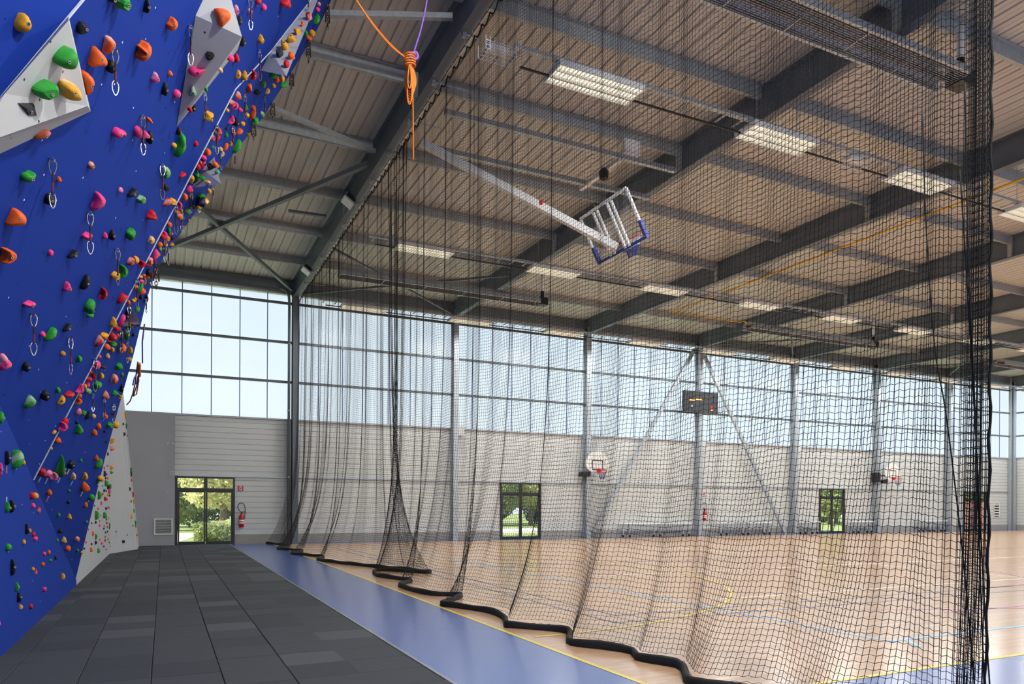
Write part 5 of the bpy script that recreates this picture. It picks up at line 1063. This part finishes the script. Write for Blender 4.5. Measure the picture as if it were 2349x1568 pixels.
# ------------------------------------------------------------------ radiant heaters
def heater(x0, x1, y, z, lab, wide=0.62, bars=14):
    h = tag(empty('radiant_heater', ((x0+x1)/2, y, z)), lab, 'heater', 'radiant tube heaters under the roof')
    w = wide/2
    MB().prism([(-w, 0), (-w, 0.10), (-w*0.55, 0.24), (w*0.55, 0.24), (w, 0.10), (w, 0), (w-0.01, 0), (w-0.01, 0.095), (w*0.53, 0.23), (-w*0.53, 0.23), (-w+0.01, 0.095), (-w+0.01, 0)], (x0, y, z), (x1, y, z)).build('reflector', 'galv', h)
    for s_ in (-1, 1): MB().bar((x0, y+s_*w, z-0.01), (x1, y+s_*w, z-0.01), 0.05, 0.04).build('side_rail', 'galv', h)
    for s_ in (-0.13, 0.13): MB().tube([(x0+0.1, y+s_, z+0.1), (x1-0.05, y+s_, z+0.1)], 0.045, 10).build('burner_tube', 'grille_brown', h, smooth=True)
    for i in range(bars):
        yy_ = y-w+0.04+(2*w-0.08)*i/(bars-1); MB().bar((x0, yy_, z-0.012), (x1, yy_, z-0.012), 0.009, 0.009).build('grille_bar', 'galv_dull' if bars > 8 else 'grille_brown', h)
    n_ = int((x1-x0)/1.2)
    for i in range(n_+1): xx = x0+(x1-x0)*i/n_; MB().bar((xx, y-w, z-0.02), (xx, y+w, z-0.02), 0.02, 0.012).build('grille_crossbar', 'galv', h)
    MB().bbox(x1, x1+0.36, y-0.16, y+0.14, z-0.05, z+0.22, 0.02).build('burner_box', 'black_plastic', h)
    MB().tube([(x1+0.2, y, z+0.2), (x1+0.2, y, z+0.45)], 0.07, 10).build('flue_elbow', 'black_plastic', h, smooth=True)
    MB().tube([(x1+0.2, y, z+0.42), (x1+0.2, y, ZDECK-0.02)], 0.06, 12).build('flue_pipe', 'white_enamel', h, smooth=True)
    for xx in (x0+0.6, (x0+x1)/2, x1-0.6): MB().tube([(xx, y, z+0.24), (xx, y, ZDECK)], 0.005, 5).build('chain', 'galv', h)
heater(4.95, 12.35, 8.02, 8.9, 'long grilled radiant heater overhead at top right, behind the net edge')
heater(4.95, 12.0, 22.9, 8.7, 'long brown radiant heater beyond the net near the first columns', 0.5, 6)
heater(21.3, 28.6, 22.3, 8.7, 'long radiant heater in mid hall above the scoreboard bay', 0.5, 6)
heater(38.0, 45.4, 22.2, 8.7, 'far radiant heater near the right edge beyond the net', 0.5, 6)
# gas pipe along third rafter
gp = tag(empty('gas_pipe', (17.38, 15, 9.1)), 'yellow gas pipe running along the underside of a rafter', 'pipe')
q0 = onX(2349, 395, 17.3); q1 = onX(1600, 688, 17.3)
MB().tube([(17.3, 2.0, q0[2]+0.05), (17.3, q0[1], q0[2]), (17.3, q1[1], q1[2]), (17.3, 22.0, q1[2])], 0.028, 8).build('main_run', 'yellow_pipe', gp, smooth=True)
MB().tube([(17.3, 22.0, q1[2]), (20.8, 22.2, q1[2]+0.05), (21.0, 22.2, 8.95), (21.3, 22.2, 8.85)], 0.022, 8).build('branch', 'yellow_pipe', gp, smooth=True)
for yy_ in (6, 9, 12, 15, 18, 21): MB().tube([(17.3, yy_, q1[2]), (17.34, yy_, ZRAF+0.02)], 0.01, 6).build('pipe_clip', 'galv', gp)
# floodlights on the first rafter, the last two added to light the climbing wall
for px, lab in ((onX(793, 465, 4.25), 'square floodlight clamped under the first rafter, halfway along'), (onX(698, 624, 4.25), 'square floodlight under the first rafter close to the window wall'),
                (np.array([4.25, 6.2, 9.05]), 'added square floodlight under the first rafter facing the overhang'), (np.array([4.25, 0.8, 9.05]), 'added square floodlight under the first rafter nearest the near wall')):
    p = px; f_ = tag(empty('floodlight', tuple(p)), lab, 'floodlight', 'floodlights on the first rafter')
    M_ = Matrix.Translation(p) @ Matrix.Rotation(math.radians(35), 4, 'Y')
    def xf(mb): mb.v = [tuple(M_ @ Vector(v)) for v in mb.v]; return mb
    xf(MB().bbox(-0.13, 0.13, -0.2, 0.2, -0.02, 0.11, 0.03)).build('body', 'black_plastic', f_)
    xf(MB().box(-0.15, 0.15, -0.22, 0.22, -0.06, -0.02)).build('bezel', 'galv', f_); xf(MB().box(-0.12, 0.12, -0.19, 0.19, -0.064, -0.058)).build('lens', 'white_enamel', f_)
    MB().box(p[0]+0.0, p[0]+0.1, p[1]-0.04, p[1]+0.04, p[2]+0.02, ZRAF-0.005).build('bracket', 'galv', f_)
    if p[1] < 7:  # only the two added floodlights shine
        ld = bpy.data.lights.new('added_flood_beam', 'AREA'); ld.shape = 'RECTANGLE'; ld.size = 0.24; ld.size_y = 0.38; ld.energy = FLOOD_W*(3.4 if p[1] < 3 else 0.8); ld.color = (1, 0.98, 0.95)
        fo = bpy.data.objects.new('added_flood_beam', ld); COL.objects.link(fo); fo.parent = f_; fo.rotation_euler = (Vector((-1.0, 7.5, 4.0))-Vector(p)).to_track_quat('-Z', 'Y').to_euler(); fo.location = (Vector((-1.0, 7.5, 4.0))-Vector(p)).normalized()*0.14
# caged emergency lights
for px, lab in (((1131, 121), 'wire-caged emergency light on the near tray beside the net'), ((1953, 362), 'wire-caged emergency light between second and third near luminaires')):
    p = onZ(px[0], px[1], 8.62); e_ = tag(empty('caged_light', tuple(p)), lab, 'emergency light', 'caged emergency lights')
    MB().bbox(p[0]-0.18, p[0]+0.18, p[1]-0.07, p[1]+0.07, p[2], p[2]+0.09, 0.01).build('lamp_body', 'white_enamel', e_)
    cg = MB()
    for i in range(8): xx = p[0]-0.26+0.52*i/7; cg.tube([(xx, p[1]-0.15, p[2]+0.12), (xx, p[1]-0.15, p[2]-0.08), (xx, p[1]+0.15, p[2]-0.08), (xx, p[1]+0.15, p[2]+0.12)], 0.005, 4)
    for yy_ in (-0.15, -0.05, 0.05, 0.15): cg.tube([(p[0]-0.26, p[1]+yy_, p[2]-0.08), (p[0]+0.26, p[1]+yy_, p[2]-0.08)], 0.005, 4)
    for zz_ in (-0.02, 0.05): cg.tube([(p[0]-0.26, p[1]-0.15, p[2]+zz_), (p[0]+0.26, p[1]-0.15, p[2]+zz_)], 0.005, 4)
    cg.build('wire_cage', 'white_enamel', e_)
# drain pipe at the first column
dp = tag(empty('drainpipe', (4.25, YW-0.3, 0)), 'dark drainpipe running down beside the first dark column', 'pipe')
MB().tube(smooth_pts([(3.9, YW-0.2, 9.6), (4.1, YW-0.3, 9.5), (4.2, YW-0.34, 9.3), (4.22, YW-0.34, 8.9)], 4)+[Vector((4.22, YW-0.34, 0.02))], 0.05, 10).build('pipe', 'dark_steel', dp, smooth=True)
for zz_ in (2.5, 5.0, 7.5): MB().lathe([(0.055, -0.02), (0.06, 0), (0.055, 0.02)], (4.22, YW-0.34, zz_), 10).build('pipe_collar', 'galv_dull', dp)
# caged alarm at the lintel rail left end
p = onY(400, 1093, YW-0.2)
ca = tag(empty('door_sensor', tuple(p)), 'small wire-guarded sensor at the left end of the lintel rail', 'sensor')
MB().box(p[0]-0.05, p[0]+0.1, p[1]-0.02, p[1]+0.1, p[2]-0.04, p[2]+0.05).build('sensor_body', 'white_enamel', ca)
cg = MB()
for i in range(6): xx = p[0]-0.14+0.42*i/5; cg.tube([(xx, p[1]+0.1, p[2]+0.07), (xx, p[1]-0.08, p[2]+0.07), (xx, p[1]-0.08, p[2]-0.07), (xx, p[1]+0.1, p[2]-0.07)], 0.006, 4)
for zz_ in (-0.07, 0, 0.07): cg.tube([(p[0]-0.14, p[1]-0.08, p[2]+zz_), (p[0]+0.28, p[1]-0.08, p[2]+zz_)], 0.006, 4)
cg.build('wire_guard', 'white_enamel', ca)

# ------------------------------------------------------------------ outdoors
gr = struct('ground')
MB().box(-40, 90, YW+0.15, 110, -0.4, -0.06).build('lawn', 'grass', gr)
vs = [(-6, 34, -0.05), (-6, 41, -0.05), (2.0, 41, -0.05), (1.4, 38, -0.05), (0.9, 34, -0.05), (0.2, 30, -0.05), (-3, 29.5, -0.05)]
MB().poly(vs, (0, 0, -0.05)).build('gravel_path', 'gravel', gr)
MB().poly([(8, 36, -0.052), (30, 36, -0.052), (30, 43, -0.052), (8, 43, -0.052)], (0, 0, -0.05)).build('gravel_path', 'gravel', gr)
def foliage(n, rx, ry, rz, cz, m, rnd, sz=0.14):
    c = RNG.normal(size=(n, 3)); c /= np.linalg.norm(c, axis=1, keepdims=True); rad = RNG.uniform(0.35, 1, n)**0.5
    P = c*rad[:, None]*np.array([rx, ry, rz]) + np.array([0, 0, cz])
    lump = 0.18*np.sin(P[:, :1]*4+rnd)+0.18*np.sin(P[:, 2:]*5+rnd); P[:, :1] += lump; 
    a = RNG.normal(size=(n, 3)); a /= np.linalg.norm(a, axis=1, keepdims=True); b = np.cross(a, RNG.normal(size=(n, 3))); b /= np.linalg.norm(b, axis=1, keepdims=True)
    s = RNG.uniform(0.6, 1.3, n)[:, None]*sz
    vs = np.stack([P-a*s, P+b*s*0.5, P+a*s, P-b*s*0.5], 1).reshape(-1, 3); fs = np.arange(n*4).reshape(-1, 4)
    me = bpy.data.meshes.new('foliage'); me.from_pydata(vs.tolist(), [], fs.tolist()); me.update(); me.materials.append(MATS[m]); return me
def branches(h, rnd):
    b = MB(); b.tube([(0, 0, -0.2), (0.05, 0, h*0.3), (-0.05, 0.05, h*0.6), (0.05, 0, h*0.9)], [0.2, 0.16, 0.11, 0.04], 8)
    for k in range(9):
        a = rnd.uniform(0, 6.28); z0_ = h*rnd.uniform(0.25, 0.75); l = rnd.uniform(0.9, 1.8)
        b.tube([(0, 0, z0_), (l*0.5*math.cos(a), l*0.5*math.sin(a), z0_+0.25), (l*math.cos(a), l*math.sin(a), z0_+rnd.uniform(0.2, 0.9))], [0.06, 0.04, 0.015], 5)
    return b.mesh('trunk', 'bark')
fm = [foliage(6500, 2.1, 1.8, 2.1, 2.6, 'leaf_green', 1), foliage(5200, 2.2, 2.0, 1.8, 3.0, 'leaf_yellow', 2), foliage(6500, 2.3, 1.9, 2.3, 2.3, 'leaf_dark', 3)]
bmh = [branches(4.6, random.Random(i)) for i in range(3)]
TRE = [(0.6, 45, 0, 'bushy green tree beyond the path in the left leaf of the left door'), (2.62, 38.5, 1, 'pale yellow-green tree with bare trunk at the right of the left door view'), (2.2, 50, 2, 'dark tree in the middle far end of the left door view'), (4.6, 51, 1, 'pale tree at the far right of the left door view'), (-2.2, 52, 0, 'green tree far left beyond the left door'),
       (21.5, 48, 0, 'green tree seen through the second door, left'), (25.2, 49, 1, 'pale tree seen through the second door, right'), (28.4, 53, 2, 'dark tree behind the pale one beyond the second door'), (23.4, 53, 2, 'dark tree in the middle beyond the second door'),
       (51.5, 44, 0, 'green tree seen through the third door'), (54.6, 46, 1, 'pale tree right of the green one beyond the third door'), (57.5, 50, 2, 'dark tree behind the green one beyond the third door'), (74, 46, 0, 'green tree behind the wooden panelled door'), (78, 47.5, 1, 'pale tree behind the wooden panelled door')]
for (x, y, k, lab) in TRE:
    tr_ = tag(empty('tree', (x, y, -0.06)), lab, 'tree', 'trees outside the doors')
    link('trunk', bmh[k], tr_, (x, y, -0.06)); tag(link('foliage', fm[k], tr_, (x, y, -0.06)), kind='stuff')
for i, (x, y, k, lab) in enumerate(((1.75, 32.6, 0, 'low leafy bush just outside the left door, right leaf'), (2.5, 34.5, 1, 'pale low bush behind the leafy one outside the left door'), (-2.2, 42, 2, 'dark round bush at the path end outside the left door'))):
    b_ = tag(empty('bush', (x, y, -0.06)), lab, 'bush', 'bushes outside the left door')
    o = foliage(1500, 0.75, 0.7, 0.45, 0.35, ('leaf_green', 'leaf_yellow', 'leaf_dark')[k], i, 0.09); tag(link('foliage', o, b_, (x, y, -0.06)), kind='stuff')
    MB().tube([(x, y, -0.1), (x, y, 0.3)], 0.03, 6).build('stem', 'bark', b_)
